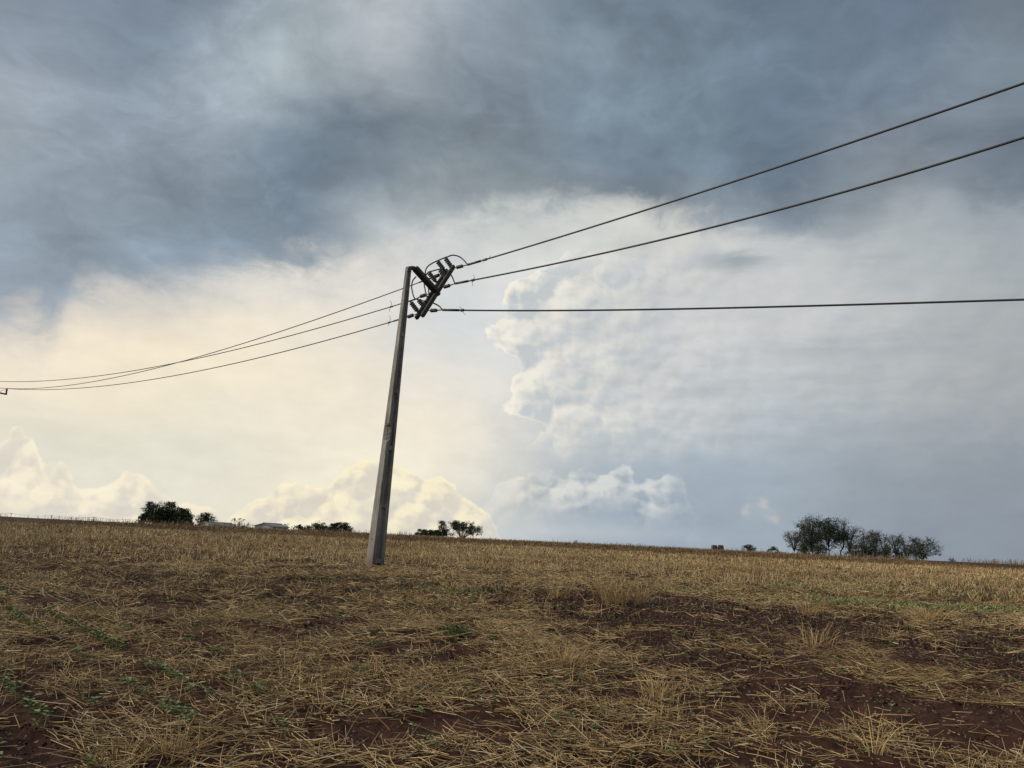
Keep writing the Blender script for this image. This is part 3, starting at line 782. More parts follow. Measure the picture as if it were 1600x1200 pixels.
# the next pole of the line: only its crossarm tip reaches into view
fp = Vector((fB.x, fB.y, gz(fB.x, fB.y)))
pole2 = empty('utility_pole', fp)
tag(pole2, 'next pole along the line at the left edge, only its crossarm tip showing', 'utility pole')
ftop = fB - fp
mb = MB(); mb.loft([[Vector((x * s_, y * s_ * 0.74, z)) for x, y in ((-1, -1), (1, -1), (1, 1), (-1, 1))] for s_, z in ((0.2, -0.3), (0.14, ftop.z * 0.5), (0.08, ftop.z))]); mb.build('shaft', m_conc, pole2)
tip = fC - fp; hin = Vector((2 * 0 - tip.x * 0.6, -tip.y * 0.6, tip.z - 0.62))
arm_t = at(9.5, 616, 47.0) - fp; arm_c = at(-22, 609.5, 46.0) - fp; arm_e = arm_c + (arm_c - arm_t) * 0.9
mb = MB(); mb.tube([arm_t + (arm_t - arm_c) * 0.03, arm_e], 0.062, 4); mb.build('crossarm', m_beam, pole2)
mb = MB(); lathe(mb, arm_t, tip + Vector((0, 0, 0.02)), sheds(4, 0.04, 0.062, 0.08, 0.95), 10); mb.build('post_insulator', m_glaze, pole2, True)
mb = MB(); mb.tube([arm_t.lerp(tip, .9), arm_c.lerp(arm_t, 0.62) + Vector((0, 0, 0.06))], 0.012, 5); mb.build('stay_wire', m_iron, pole2)
mb = MB(); lathe(mb, ftop, ftop + Vector((0, 0, 0.25)), sheds(4, 0.04, 0.06, 0.08, 0.95), 10); mb.build('post_insulator', m_glaze, pole2, True)
q = fA - fp
mb = MB(); lathe(mb, Vector((q.x, q.y, q.z - 0.26)), q, sheds(4, 0.04, 0.06, 0.08, 0.95), 10); mb.build('post_insulator', m_glaze, pole2, True)

# ================================================================== trees, houses and bales beyond the bank
def leaf_mat(name, c0, c1, c2):
    m, b = new_mat(name)
    S.tree.links.new(ramp(attr('tint'), [(0.1, c0), (0.5, c1), (0.9, c2)]).s, b.inputs['Base Color'])
    b.inputs['Roughness'].default_value = 0.6; b.inputs['Specular IOR Level'].default_value = 0.2
    return m
m_leaf_dark = leaf_mat('dark_foliage', (0.014, 0.026, 0.012), (0.030, 0.050, 0.022), (0.058, 0.085, 0.036))
m_leaf_pale = leaf_mat('pale_foliage', (0.045, 0.065, 0.030), (0.085, 0.11, 0.050), (0.13, 0.155, 0.075))
m_leaf_dry = leaf_mat('dry_foliage', (0.020, 0.023, 0.016), (0.038, 0.041, 0.027), (0.062, 0.062, 0.040))
m_bark, b = new_mat('bark')
S.tree.links.new(ramp(n3(ocoord(), 3, 4), [(0.3, (0.035, 0.030, 0.024)), (0.7, (0.085, 0.076, 0.062))]).s, b.inputs['Base Color']); b.inputs['Roughness'].default_value = 0.9
trng = random.Random(5); tnp = np.random.default_rng(5)

def grow(name, label, px, py_top, wpx, depth, leafm, n_limb=9, n_twig=9, leaves=900, leaf=0.32, crown_low=0.35, shape='round', py_base=None, group=None, cat='tree', lean=0.0, stems=1):
    """tree whose crown top stands at the picture point; trunk and limbs forked, leaves hung on the twigs"""
    leaves = int(leaves * (2.6 if leafm is not m_leaf_dry else 6.0)); leaf *= 0.58; n_limb = int(n_limb * 1.4)
    topp = at(px, py_top, depth); gx, gy = topp.x, depth
    z0 = gz(gx, gy); H = topp.z - z0; Wd = wpx * depth / FOCAL / 0.98 * (1.30 if group == G3 else 1.22 if group in (G2, 'undergrowth bushes in the grove') else 1.0)
    root = empty(name, (gx, gy, z0 - 0.1)); tag(root, label, cat, group)
    mb = MB(); tips = []
    k0 = 0.012 * H + 0.03
    for s_ in range(stems):
        sx0 = trng.uniform(-.12, .12) * Wd if stems > 1 else 0
        fork = H * crown_low * trng.uniform(0.75, 1.05)
        cx = sx0 + trng.uniform(-.05, .05) * Wd + lean * H * 0.2
        tr = [Vector((sx0, 0, 0)), Vector((sx0 * 1.2 + trng.uniform(-.02, .02) * H, trng.uniform(-.02, .02) * H, fork * 0.5)), Vector((cx, 0, fork))]
        if shape != 'fan': tr += [Vector((cx + trng.uniform(-.04, .04) * H, trng.uniform(-.04, .04) * H, H * 0.8))]
        tp = smooth_path(tr, 4); mb.tube(tp, [k0 * 1.25 * (1 - 0.75 * i / (len(tp) - 1)) for i in range(len(tp))], 6)
        for l in range(max(3, n_limb // stems)):
            a = trng.uniform(0, 2 * math.pi); u = math.sqrt(trng.random())
            if shape == 'fan':
                a = 2 * math.pi * (l + trng.random() * .7) / max(3, n_limb // stems); u = trng.uniform(.45, 1)
                end = Vector((math.cos(a) * u * Wd * .5, math.sin(a) * u * Wd * .5, H * (crown_low + (0.97 - crown_low) * math.sqrt(max(0, 1 - (u * 0.985) ** 2)))))
                st_ = tp[-1]
                mid_ = st_.lerp(end, .5) + Vector((0, 0, H * .10))
            else:
                zc = trng.uniform(0.0, 1.0)
                zz = H * (crown_low * 0.9 + (1.0 - crown_low * 0.9) * zc)
                prof = math.sin(math.pi * min(0.98, 0.14 + 0.80 * zc)) ** 0.7 if shape == 'round' else (1 - zc * 0.72)
                end = Vector((cx + math.cos(a) * u * Wd * .5 * prof, math.sin(a) * u * Wd * .5 * prof, zz))
                st_ = tp[min(len(tp) - 1, int(len(tp) * trng.uniform(.4, .95)))]
                if st_.z > end.z: st_ = tp[len(tp) // 3]
                mid_ = st_.lerp(end, .5) + Vector((0, 0, -0.03 * H))
            lp = smooth_path([st_, mid_, end], 3)
            mb.tube(lp, [k0 * 0.55 * (1 - .75 * i / (len(lp) - 1)) + 0.012 for i in range(len(lp))], 4)
            for t_ in range(n_twig):
                s0 = lp[trng.randrange(len(lp) // 2, len(lp))]
                e = s0 + Vector((trng.gauss(0, 1), trng.gauss(0, 1), trng.gauss(.35, .8))) * (0.10 * H if shape != 'fan' else 0.085 * H)
                if shape == 'fan': e.z = min(e.z, H)
                e.z = max(e.z, H * crown_low * 0.5)
                if e.z > H * 0.97: e.z = H * trng.uniform(0.84, 1.0)
                mb.tube([s0, e], [0.03 + 0.002 * H, 0.022], 3, False); tips.append(e); tips.append(s0.lerp(e, .6))
    mb.build('trunk', m_bark, root)
    if leaves:
        tips = np.array([tuple(p) for p in tips])
        cen = tips[tnp.integers(0, len(tips), leaves)] + tnp.normal(0, 0.034 * H, (leaves, 3))
        if leafm is not m_leaf_dry:                               # fuller crowns: leaf clumps through the crown's volume
            nc_ = 26 if cat == 'tree' else 16; q = tnp.normal(size=(nc_, 3)); q /= np.linalg.norm(q, axis=1, keepdims=True); q *= (tnp.random(nc_) ** .45)[:, None]
            zl = H * crown_low * 0.6; q = q * (Wd * .44, Wd * .44, (H - zl) * .44) + (lean * H * .2, 0, (H + zl) / 2)
            m_ = tnp.random(leaves) < .6; cen[m_] = q[tnp.integers(0, nc_, m_.sum())] + tnp.normal(0, 1, (m_.sum(), 3)) * (Wd * .085, Wd * .085, H * .05)
        hi_ = cen[:, 2] > H * 0.99; cen[hi_, 2] = H * tnp.uniform(0.82, 1.0, hi_.sum()); cen[:, 2] = np.maximum(cen[:, 2], 0.05 * H)
        u = tnp.normal(size=(leaves, 3)); u /= np.linalg.norm(u, axis=1, keepdims=True)
        v = np.cross(u, tnp.normal(size=(leaves, 3))); v /= np.linalg.norm(v, axis=1, keepdims=True)
        sz = leaf * tnp.uniform(.5, 1.3, leaves)[:, None]
        V = np.stack([cen - u * sz, cen + v * sz * .5, cen + u * sz, cen - v * sz * .5], 1).reshape(-1, 3)
        F_ = np.arange(leaves * 4).reshape(-1, 4)
        me = mesh_arrays('crown', V, F_, leafm, {'tint': np.repeat(np.clip(tnp.normal(.5, .25, leaves), 0, 1), 4)})
        link(bpy.data.objects.new('crown', me), root)
    return root
G1, G2, G3 = 'trees in the dark clump on the skyline', 'trees of the thin grove on the skyline', 'bushes along the skyline'
D_L, D_R = 230.0, 260.0
# dark clump at the left
grow('tree', 'thin pale-topped tree at the outer end of the dark clump', 238, 783, 26, D_L + 4, m_leaf_dry, 10, 8, 700, .34, .40, 'round', group=G1)
grow('tree', 'low bushy tree at the foot of the dark clump, outermost', 226, 801, 16, D_L, m_leaf_dark, 8, 8, 900, .36, .15, 'round', group=G1)
grow('tree', 'dark tree between the thin one and the tallest of the clump', 250, 790, 26, D_L, m_leaf_dark, 12, 9, 1700, .42, .18, 'round', group=G1)
grow('tree', 'tallest dense dark tree of the clump', 268, 782, 30, D_L + 3, m_leaf_dark, 13, 9, 2300, .45, .15, 'round', group=G1)
grow('tree', 'dense dark tree sloping down beside the tallest one', 285, 793, 28, D_L, m_leaf_dark, 12, 9, 2000, .42, .12, 'round', group=G1)
grow('tree', 'small dark tree closing the clump beside the grey roof', 298, 803, 15, D_L - 2, m_leaf_dark, 8, 8, 900, .36, .10, 'round', group=G1)
grow('tree', 'rounded tree standing alone behind the grey roof', 322, 800, 28, D_L + 25, m_leaf_dark, 10, 8, 1100, .38, .20, 'round')
grow('bush', 'pale green airy bush between the two farm buildings', 375, 809, 36, D_L, m_leaf_pale, 10, 8, 420, .30, .10, 'round', cat='bush')
grow('bush', 'leafless grey bush behind the long barn roof', 440, 816, 30, D_L + 20, m_leaf_dry, 12, 8, 120, .22, .10, 'fan', cat='bush')
grow('bush', 'low green bush nearest the barn roof in the row before the pole', 473, 819, 26, D_L, m_leaf_dark, 9, 8, 800, .34, .05, 'round', group=G3, cat='bush')
grow('tree', 'pointed green tree between two rounder ones left of the pole', 499, 813, 28, D_L, m_leaf_dark, 9, 8, 800, .36, .12, 'cone')
grow('bush', 'round bush third in the row left of the pole', 520, 816, 17, D_L, m_leaf_dark, 8, 8, 620, .34, .08, 'round', group=G3, cat='bush')
grow('tree', 'wide dark tree closest to the pole on its left', 535, 815, 36, D_L, m_leaf_dark, 11, 8, 1200, .36, .10, 'round')
# right of the pole
for k, (x, y, w_) in enumerate(((660, 826, 16), (672, 825, 20), (684, 827, 16))):
    grow('bush', ['dark clipped bush at the outer end of the low hedge right of the pole', 'middle bush of the low dark hedge right of the pole', 'dark bush of the low hedge next to the airy tree'][k], x, y, w_, D_L - 20, m_leaf_dark, 9, 8, 1000, .34, .05, 'round', group=G3, cat='bush')
grow('tree', 'airy upright tree between the dark hedge and the umbrella tree', 694, 813, 20, D_L, m_leaf_dry, 10, 9, 420, .28, .35, 'round')
grow('tree', 'wide umbrella-shaped tree with bare fanning limbs right of the pole', 725, 812, 60, D_L - 10, m_leaf_dry, 26, 12, 1000, .27, .12, 'fan')
grow('bush', 'tiny dark bush alone on the middle of the skyline', 900, 842.5, 9, 150, m_leaf_dark, 6, 6, 160, .16, .05, 'round', cat='bush')
grow('tree', 'small flat-topped umbrella tree between the bales and the grove', 1170, 850, 20, D_R, m_leaf_dark, 12, 8, 500, .30, .35, 'fan')
grow('bush', 'low dark bush just before the grove', 1210, 853, 24, D_R, m_leaf_dark, 9, 8, 650, .32, .05, 'round', cat='bush')
# the grove at the right
grow('tree', 'bare spreading tree at the outer left of the grove', 1239, 827, 26, D_R, m_leaf_dry, 14, 11, 260, .28, .20, 'fan', group=G2)
grow('tree', 'tall slender tree rising highest in the grove', 1266, 800, 26, D_R + 4, m_leaf_dry, 15, 10, 1000, .34, .32, 'round', group=G2, stems=2)
grow('tree', 'half-bare tree in front of the slender tall one', 1256, 818, 22, D_R - 4, m_leaf_dry, 11, 9, 420, .32, .28, 'round', group=G2)
grow('tree', 'largest tree of the grove with a dense dark domed crown', 1293, 807, 42, D_R, m_leaf_dark, 16, 11, 2600, .42, .36, 'round', group=G2)
grow('tree', 'thin leaning tree against the domed crown', 1312, 808, 14, D_R + 6, m_leaf_dry, 8, 8, 240, .30, .45, 'round', group=G2, lean=0.3)
grow('tree', 'bare forked tree right after the domed crown', 1327, 820, 30, D_R, m_leaf_dry, 14, 11, 200, .26, .22, 'fan', group=G2)
grow('tree', 'half-leafed tree in the middle of the grove', 1350, 823, 28, D_R + 3, m_leaf_dark, 13, 9, 800, .30, .25, 'round', group=G2)
grow('tree', 'bare tree filling the gap in the middle of the grove', 1366, 826, 18, D_R - 3, m_leaf_dry, 11, 9, 330, .28, .25, 'fan', group=G2)
grow('tree', 'narrow leafy tree after the gap in the grove', 1382, 834, 18, D_R, m_leaf_dark, 9, 9, 420, .30, .22, 'round', group=G2)
grow('tree', 'bare twiggy tree fourth from the outer right of the grove', 1398, 832, 20, D_R + 4, m_leaf_dry, 12, 10, 130, .24, .20, 'fan', group=G2)
grow('tree', 'tall bare rounded tree near the right end of the grove', 1413, 830, 30, D_R + 2, m_leaf_dry, 15, 11, 170, .24, .18, 'fan', group=G2)
grow('tree', 'broad drooping tree at the right end of the grove', 1440, 837, 42, D_R - 2, m_leaf_dry, 17, 12, 700, .28, .15, 'fan', group=G2)
for k, (x, y, w_) in enumerate(((1256, 846, 22), (1280, 846, 22), (1332, 846, 24), (1346, 844, 26), (1364, 848, 26), (1384, 849, 24), (1402, 853, 24), (1432, 850, 28))):
    grow('bush', ['undergrowth bush below the slender tall tree', 'undergrowth bush at the foot of the domed tree', 'undergrowth bush below the bare forked tree', 'undergrowth bush, largest in the middle of the grove', 'undergrowth bush before the gap in the grove', 'undergrowth bush below the narrow leafy tree', 'undergrowth bush below the bare twiggy tree', 'undergrowth bush below the broad drooping tree'][k],
         x, y, w_, D_R - 8, m_leaf_dark, 9, 8, 620, .34, .05, 'round', group='undergrowth bushes in the grove', cat='bush')
grow('bush', 'small leafless bush alone at the far right of the skyline', 1487, 870, 12, D_R, m_leaf_dry, 9, 8, 40, .18, .10, 'fan', cat='bush')

# farm buildings
m_white, b = new_mat('limewashed_wall'); S.tree.links.new(ramp(n3(ocoord(), 1.5, 4), [(0.3, (0.40, 0.41, 0.40)), (0.7, (0.55, 0.55, 0.53))]).s, b.inputs['Base Color']); b.inputs['Roughness'].default_value = 0.9
m_roofg, b = new_mat('grey_sheet_roof'); S.tree.links.new(ramp(n3(ocoord(), 1.2, 4), [(0.3, (0.20, 0.20, 0.19)), (0.7, (0.33, 0.32, 0.30))]).s, b.inputs['Base Color']); b.inputs['Roughness'].default_value = 0.8
m_roofb, b = new_mat('brown_tile_roof'); S.tree.links.new(ramp(n3(ocoord(), 1.2, 4), [(0.3, (0.085, 0.060, 0.048)), (0.7, (0.16, 0.115, 0.09))]).s, b.inputs['Base Color']); b.inputs['Roughness'].default_value = 0.85
def barn(name, label, px0, px1, py_ridge, depth, length, rz, rise, roofm, endm):
    c = at((px0 + px1) / 2, py_ridge, depth); wdt = (px1 - px0) * depth / FOCAL
    z0 = gz(c.x, depth) - 0.1
    root = empty(name, (c.x, depth, z0), rz); tag(root, label, 'barn')
    Hr = c.z - z0; He = Hr - rise; hw = wdt / 2 * 0.94
    mb = MB(); mb.loft([[Vector((-hw, y, 0)), Vector((hw, y, 0)), Vector((hw, y, He)), Vector((0, y, Hr - 0.12)), Vector((-hw, y, He))] for y in (0, length)]); mb.build('wall', m_white, root)
    for sg in (-1, 1):
        e = Vector((sg * (hw + 0.35), 0, He - 0.12 - 0.35 * rise / hw)); r = Vector((0, 0, Hr))
        mb = MB(); rings = []
        for y in (-0.4, length + 0.4):
            rings.append([r + Vector((0.001 * sg, y, -0.10)), e + Vector((0, y, 0)), e + Vector((0, y, 0.13)), r + Vector((0.001 * sg, y, 0.05))])
        mb.loft(rings).build('roof_slope', roofm, root)
    mb = MB(); mb.tube([Vector((0, -0.42, Hr + 0.05)), Vector((0, length + 0.42, Hr + 0.05))], 0.12, 6); mb.build('ridge_cap', roofm, root)
    return root
barn('barn', 'long white-gabled farm barn with a grey roof left of the pole', 397, 428, 817.2, 215, 10.0, R_(-10), 0.75, m_roofg, m_white)
barn('barn', 'farm shed with a pale grey roof beside the dark tree clump', 306, 336, 815.5, 215, 9.0, R_(-28), 0.9, m_roofg, m_white)

# two wrapped bales
m_wrap, b = new_mat('dark_bale_wrap'); S.tree.links.new(ramp(n3(ocoord(), 4, 4), [(0.3, (0.022, 0.026, 0.030)), (0.7, (0.055, 0.060, 0.066))]).s, b.inputs['Base Color']); b.inputs['Roughness'].default_value = 0.5
for px, lab in ((1116, 'dark wrapped bale, outer of the two on the skyline'), (1126, 'dark wrapped bale, the one closer to the grove')):
    c = at(px, 851.5, 150); z0 = gz(c.x, 150); r = 0.52
    o_ = empty('bale', (c.x, 150, z0)); tag(o_, lab, 'bale', 'wrapped bales on the skyline')
    hgt = c.z - z0
    mb = MB(); lathe(mb, Vector((-.5, 0, hgt - r)), Vector((.5, 0, hgt - r)), [(0, r * .86), (.05, r * .96), (.14, r), (.3, r * .985), (.5, r), (.7, r * .985), (.86, r), (.95, r * .96), (1, r * .86)], 18); mb.build('wrapped_body', m_wrap, o_, True)
    mb = MB(); mb.box((0, 0, (hgt - r * 1.9) / 2), 1.05, 0.9, max(hgt - r * 1.9, 0.1)); mb.build('pallet_stack', m_beam, o_)

# distant line of small poles at the far left
pts = []
lab = ['tiny distant pole at the far left edge of the skyline', 'tiny distant pole, middle of the three on the left skyline', 'tiny distant pole nearest the dark tree clump']
for k, (px, py) in enumerate(((18, 801.5), (81, 805), (147, 807.5))):
    tp = at(px, py, 420); z0 = gz(tp.x, 420)
    o_ = empty('distant_pole', (tp.x, 420, z0)); tag(o_, lab[k], 'utility pole', 'distant poles on the left skyline')
    hgt = tp.z - z0
    mb = MB(); mb.tube([Vector((0, 0, -.2)), Vector((0, 0, hgt))], [0.19, 0.12], 8); mb.build('shaft', m_conc, o_)
    mb = MB(); mb.box((0, -0.16, hgt - 0.25), 2.0, 0.12, 0.14); mb.build('crossarm', m_beam, o_)
    pts.append(tp)
for j, (off, lb) in enumerate(((-0.8, 'hair-thin distant cable strung between the tiny poles, nearer side'), (0.8, 'hair-thin distant cable strung between the tiny poles, farther side'))):
    path = []
    ext = [pts[0] + (pts[0] - pts[1])] + pts + [pts[2] + (pts[2] - pts[1])]
    for a, b_ in zip(ext[:-1], ext[1:]):
        for k in range(8):
            u = k / 8; path.append(a.lerp(b_, u) + Vector((0, off, -0.15 - 4 * 0.9 * u * (1 - u))))
    mb = MB(); mb.tube(path, 0.03, 4); o_ = mb.build('distant_cable', m_wire, None); tag(o_, lb, 'power cable', 'distant cables on the left skyline')

# ================================================================== seedlings, tufts and weeds
m_soy = leaf_mat('seedling_leaf', (0.10, 0.135, 0.050), (0.175, 0.225, 0.090), (0.28, 0.32, 0.15))
m_grass = leaf_mat('green_grass', (0.020, 0.042, 0.010), (0.040, 0.080, 0.018), (0.075, 0.120, 0.035))
srng = random.Random(21)
def seedling_geom(seed):
    """stem with two seed leaves and a whorl of cupped oval leaves"""
    r = random.Random(seed); mb = MB(); h = r.uniform(0.045, 0.075); tint = []
    lean = Vector((r.uniform(-.015, .015), r.uniform(-.015, .015), h))
    mb.tube([Vector((0, 0, -0.01)), lean * 0.6, lean], [0.0025, 0.002, 0.0018], 4); tint += [0.45] * len(mb.v)
    n = r.choice((4, 5, 6)); a0 = r.uniform(0, 6.28)
    for k in range(n):
        a = a0 + k * 2.4 + r.uniform(-.3, .3); L = r.uniform(.030, .050); wv = L * r.uniform(.60, .75)
        o = lean * (0.55 + 0.45 * k / (n - 1)); d = Vector((math.cos(a), math.sin(a), r.uniform(-.05, .45))).normalized(); s = d.cross(Vector((0, 0, 1))).normalized(); up = s.cross(d)
        pts = [o, o + d * L * .30 + s * wv * .42 + up * .005, o + d * L * .68 + s * wv * .46 + up * .004, o + d * L - up * .006, o + d * L * .68 - s * wv * .46 + up * .004, o + d * L * .30 - s * wv * .42 + up * .005, o + d * L * .5 - up * .004]
        mb.add(pts, [(0, 1, 6), (1, 2, 6), (2, 3, 6), (3, 4, 6), (4, 5, 6), (5, 0, 6)])
        t_ = min(1, max(0, r.gauss(.55, .2))); tint += [t_] * 7
    return np.array(mb.v), mb.f, tint
GEO = [seedling_geom(100 + k) for k in range(8)]
SOY = []
for v, f, t_ in GEO:
    me = bpy.data.meshes.new('seedling'); me.from_pydata([tuple(p) for p in v], [], f); me.materials.append(m_soy)
    a = me.attributes.new('tint', 'FLOAT', 'POINT'); a.data.foreach_set('value', np.array(t_, np.float32)); me.update(); SOY.append(me)
cand = []
for k in range(0, 46):
    n0 = 1.12 + 0.37 * k
    s0 = -16.0
    while s0 < 8:
        s0 += srng.uniform(.05, .10)
        x, y = np.array(ROWD) * s0 + np.array(ROWN) * (n0 + srng.gauss(0, .018))
        if y < 4.4 or y > 17 or abs(x) > y * 0.80: continue
        strong = {1: 1.0, 3: .85, 4: .8, 0: .9}.get(k, .16) if x < 0.2 else .24
        if k <= 5 and x < 0.2: size = srng.uniform(.9, 1.5)
        else: size = srng.uniform(.6, 1.15)
        v = float(fbm(np.array([s0 * .9]), np.array([k * 1.7]), 2, 201)[0])
        if srng.random() < np.clip((v - .40) * 4.5, 0, 1) * strong: cand.append((x, y, size, k))
cand.sort(key=lambda c: c[2] / c[1], reverse=True)
NEAR, REST = cand[:280], cand[280:]
ends = set()
for i, (x, y, size, k) in enumerate(NEAR):
    o = bpy.data.objects.new('soybean_seedling', SOY[i % 8]); link(o)
    o.location = (x, y, gz(x, y) + 0.03); o.scale = (size,) * 3; o.rotation_euler = (0, 0, srng.uniform(0, 6.28))
    if x < 0.2 and k < 6:
        lb = ['in the outermost row of the bare lower left corner', 'in the bright row edging the bare lower left corner', 'in the gappy row just above the lower left corner', 'in the long row crossing the lower left straw',
              'in the row starting left of the bottom middle', 'in the sixth row up from the lower left corner'][k]
    elif x < -1.5: lb = 'among the matted straw in the left half of the field'
    elif x < 1.0: lb = 'among the matted straw at the bottom middle'
    else: lb = 'between straw and bare soil in the lower right'
    tag(o, 'young green soybean seedling ' + lb, 'seedling', 'soybean seedlings ' + lb)
if REST:
    Vs, Fs, Ts, off = [], [], [], 0
    for i, (x, y, size, k) in enumerate(REST[:5000]):
        v, f, t_ = GEO[i % 8]; a = srng.uniform(0, 6.28); c, s = math.cos(a), math.sin(a)
        w = np.stack([v[:, 0] * c - v[:, 1] * s, v[:, 0] * s + v[:, 1] * c, v[:, 2]], -1) * size + np.array([x, y, gz(x, y) + 0.012])
        Vs.append(w); Ts += t_
        for q in f: Fs.append(tuple(j + off for j in q))
        off += len(v)
    me = bpy.data.meshes.new('soybean_seedlings'); me.from_pydata([tuple(p) for p in np.concatenate(Vs)], [], Fs); me.materials.append(m_soy)
    a = me.attributes.new('tint', 'FLOAT', 'POINT'); a.data.foreach_set('value', np.array(Ts, np.float32)); me.update()
    tag(link(bpy.data.objects.new('soybean_seedlings', me)), 'smaller soybean seedlings scattered in the rows farther off', 'seedlings', kind='stuff')

def tuft(name, label, px, py, spread, n, lo, hi, rad, mat, tint, el=(72, 12), droop=.25, cat='tuft', group=None):
    """grassy tuft of bent blades rooted in one spot"""
    x, y = ground_at(px, py); z = gz(x, y)
    an = rng.uniform(0, 6.28, n); rr_ = np.abs(rng.normal(0, spread, n))
    P0 = np.stack([np.cos(an) * rr_, np.sin(an) * rr_ * .8, np.full(n, -0.01)], -1)
    th = an + rng.normal(0, .8, n); e = np.radians(np.clip(rng.normal(el[0], el[1], n), 8, 89))
    D = np.stack([np.cos(th) * np.cos(e), np.sin(th) * np.cos(e), np.sin(e)], -1)
    L = rng.uniform(lo, hi, n)
    bend = D * 0; bend[:, 0] = np.cos(th) * L * droop * rng.uniform(.2, 1.4, n); bend[:, 1] = np.sin(th) * L * droop * rng.uniform(.2, 1.4, n); bend[:, 2] = -L * droop * rng.uniform(.2, 1.3, n)
    V, F_ = straw_mesh(P0, D, L, rad * rng.uniform(.7, 1.3, n), bend, 3, 3)
    tt = np.repeat(np.clip(rng.normal(tint, .13, n), 0, 1), 12)
    o = link(bpy.data.objects.new(name, mesh_arrays(name, V, F_, mat, {'tint': tt}))); o.location = (x, y, z)
    return tag(o, label, cat, group)
tuft('grass_tuft', 'dark green grass tuft in the middle of the field', 712, 997, .065, 200, .10, .24, .0040, m_grass, .75, (66, 16), .30)
tuft('grass_tuft', 'small green grass tuft near the pole, smaller of the two', 634, 955, .10, 120, .06, .15, .004, m_grass, .55, (55, 18), .35)
TG = 'dry straw tufts standing in the field'
for lab, px, py, sp, n, lo, hi, ti in (
    ('tall reddish dry straw tuft right of the pole, biggest of the standing tufts', 958, 946, .20, 130, .35, .68, .52),
    ('tall dry straw tuft beside the biggest one, farther right', 1002, 945, .10, 60, .30, .62, .50),
    ('dry straw tuft between the biggest tuft and the pole', 868, 936, .12, 50, .22, .46, .50),
    ('bent golden straw tuft at the middle of the picture', 884, 1046, .14, 90, .15, .36, .60),
    ('golden straw tuft drooping over the dark soil, low right of centre', 1028, 1094, .10, 60, .14, .32, .70),
    ('few tall pale upright stalks at the bottom right of centre', 1366, 1190, .03, 14, .25, .42, .72),
    ('sprawling straw tuft at the bottom left edge of the straw', 196, 1196, .13, 45, .10, .26, .55),
    ('straw tuft at the bottom between two seedling rows', 270, 1192, .10, 60, .10, .28, .48),
    ('low straw tuft against the foot of the concrete pole', 578, 893, .13, 60, .08, .20, .58),
    ('low straw tuft at the shaded side of the pole foot', 600, 892, .13, 50, .08, .20, .50),
    ('ragged straw tuft on the upper edge of the bare soil at right', 1262, 962, .14, 50, .22, .48, .58),
    ('thin straw tuft lying over the dark soil, middle right', 1270, 1010, .16, 40, .20, .44, .66),
    ('straw tuft at the right above the bare soil strip', 1450, 975, .14, 50, .22, .46, .60),
    ('single upright stalks at the lower edge, right of the golden tuft', 1195, 1150, .05, 16, .20, .36, .66)):
    tuft('straw_tuft', lab, px, py, sp, n, lo, hi, .0036 if py > 1000 else .0048, m_straw, ti, (70, 14), .28, group=TG)
# low green weeds in the stubble at right
def weeds(name, label, spots, n, mat):
    P0 = []
    for (px, py, sx, sy, k) in spots:
        x, y = ground_at(px, py); q = rng.normal(0, 1, (int(n * k), 2)) * (sx, sy) + (x, y); P0.append(q)
    q = np.concatenate(P0); N = len(q)
    P3 = np.stack([q[:, 0], q[:, 1], ground_z(q[:, 0], q[:, 1]) + rng.uniform(0.0, .05, N)], -1)
    th = rng.uniform(0, 6.28, N); e = np.radians(rng.uniform(5, 60, N))
    D = np.stack([np.cos(th) * np.cos(e), np.sin(th) * np.cos(e), np.sin(e)], -1)
    L = rng.uniform(.04, .10, N); V, F_ = straw_mesh(P3, D, L, rng.uniform(.006, .014, N), D * 0, 1, 2)
    tag(link(bpy.data.objects.new(name, mesh_arrays(name, V, F_, mat, {'tint': np.repeat(rng.uniform(.2, .9, N), 4)}))), label, 'weeds', kind='stuff')
weeds('green_weeds', 'low green weeds in the stubble above the bare soil at right', [(1370, 946, 1.1, .45, 1), (1550, 955, 1.0, .4, .8), (1260, 920, .8, .8, .35), (1450, 925, 1.2, .8, .4), (1075, 925, .6, .3, .15), (690, 925, .5, .4, .12)], 2600, m_soy)
# withered leaves and crop litter lying on the soil
m_litter = leaf_mat('withered_leaf', (0.070, 0.046, 0.034), (0.135, 0.098, 0.070), (0.22, 0.175, 0.13))
x, y = sector(4.3, 18, 60000); keep = rng.random(len(x)) < 0.30 + 0.6 * bareness(x, y); x, y = x[keep], y[keep]; N = len(x)
c = np.stack([x, y, ground_z(x, y) + rng.uniform(.012, .045, N)], -1); u = rng.normal(size=(N, 3)); u[:, 2] *= .4; u /= np.linalg.norm(u, axis=1, keepdims=True)
v = np.cross(u, rng.normal(size=(N, 3)) * (.5, .5, 1)); v /= np.linalg.norm(v, axis=1, keepdims=True); w = np.cross(u, v)
sz = (rng.uniform(.007, .020, N) * (0.6 + y / 16))[:, None]
V = np.stack([c - u * sz, c + v * sz * .5 + w * sz * .35, c + u * sz, c - v * sz * .5 + w * sz * .35], 1).reshape(-1, 3)
b0 = np.arange(N)[:, None] * 4; F3 = np.concatenate([b0 + np.array([[0, 1, 2]]), b0 + np.array([[0, 2, 3]])])
tag(link(bpy.data.objects.new('crop_litter', mesh_arrays('crop_litter', V, F3, m_litter, {'tint': np.repeat(np.clip(rng.normal(.5, .25, N), 0, 1), 4)}))), 'withered grey-brown leaf litter strewn over the bare soil', 'litter', kind='stuff')

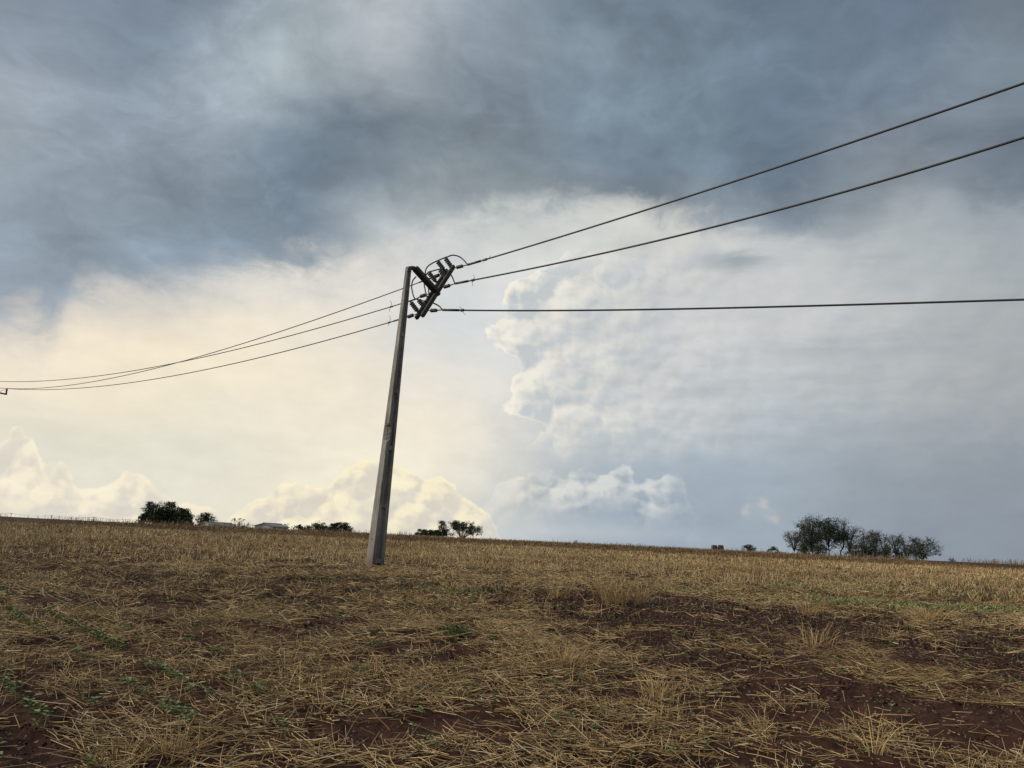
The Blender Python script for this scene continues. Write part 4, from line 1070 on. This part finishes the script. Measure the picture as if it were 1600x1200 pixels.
# crumbs and clods on the bare soil
x, y = sector(4.3, 17, 42000); keep = rng.random(len(x)) < np.clip(bareness(x, y) - 0.12, 0.04, 1) * np.clip(0.25 + fbm(x * 2.2, y * 2.2, 2, 301), 0, 1); x, y = x[keep], y[keep]; N = len(x)
sz = (np.minimum(rng.lognormal(-4.6, .55, N), .045))[:, None] * (0.8 + y[:, None] / 20)
octa = np.array([[1, 0, 0], [0, 1, 0], [-1, 0, 0], [0, -1, 0], [0, 0, .8], [0, 0, -.6]], float)
th = rng.uniform(0, 6.28, N); c_, s_ = np.cos(th)[:, None], np.sin(th)[:, None]
ov = octa[None] * rng.uniform(.6, 1.25, (N, 6, 1)) + rng.normal(0, .12, (N, 6, 3))
V = np.stack([ov[..., 0] * c_ - ov[..., 1] * s_, ov[..., 0] * s_ + ov[..., 1] * c_, ov[..., 2]], -1) * sz[:, None] + np.stack([x, y, ground_z(x, y) + 0.006], -1)[:, None]
of = np.array([[0, 1, 4], [1, 2, 4], [2, 3, 4], [3, 0, 4], [1, 0, 5], [2, 1, 5], [3, 2, 5], [0, 3, 5]])
Fq = (np.arange(N)[:, None, None] * 6 + of[None]).reshape(-1, 3)
tag(link(bpy.data.objects.new('soil_clods', mesh_arrays('soil_clods', V.reshape(-1, 3), Fq, m_soil, {'straw_cover': np.zeros(N * 6)}))), 'small red-brown clods and crumbs on the bare soil', 'soil clods', kind='stuff')
# ragged dry weeds along the crest of the bank
xs = rng.uniform(-55, 55, 9000); q = fbm(xs * .35, xs * 0 + 3.0, 3, 311); xs = xs[rng.random(len(xs)) < np.clip((q - .42) * 3.5, 0.04, 1)]; N = len(xs); ys = rng.uniform(64, 69.5, N)
P3 = np.stack([xs, ys, ground_z(xs, ys)], -1); th = rng.uniform(0, 6.28, N); e_ = np.radians(rng.normal(72, 12, N))
D = np.stack([np.cos(th) * np.cos(e_), np.sin(th) * np.cos(e_), np.sin(e_)], -1); L = rng.uniform(.12, .42, N) * (0.5 + fbm(xs * .8, ys * 0, 2, 317))
V, F_ = straw_mesh(P3, D, L, rng.uniform(.008, .018, N), rng.normal(0, .05, (N, 3)), 1, 2)
tag(link(bpy.data.objects.new('bank_weeds', mesh_arrays('bank_weeds', V, F_, m_straw, {'tint': np.repeat(np.clip(rng.normal(.22, .12, N), 0, 1), 4)}))), 'ragged dry weeds along the crest of the far bank', 'weeds', kind='stuff')
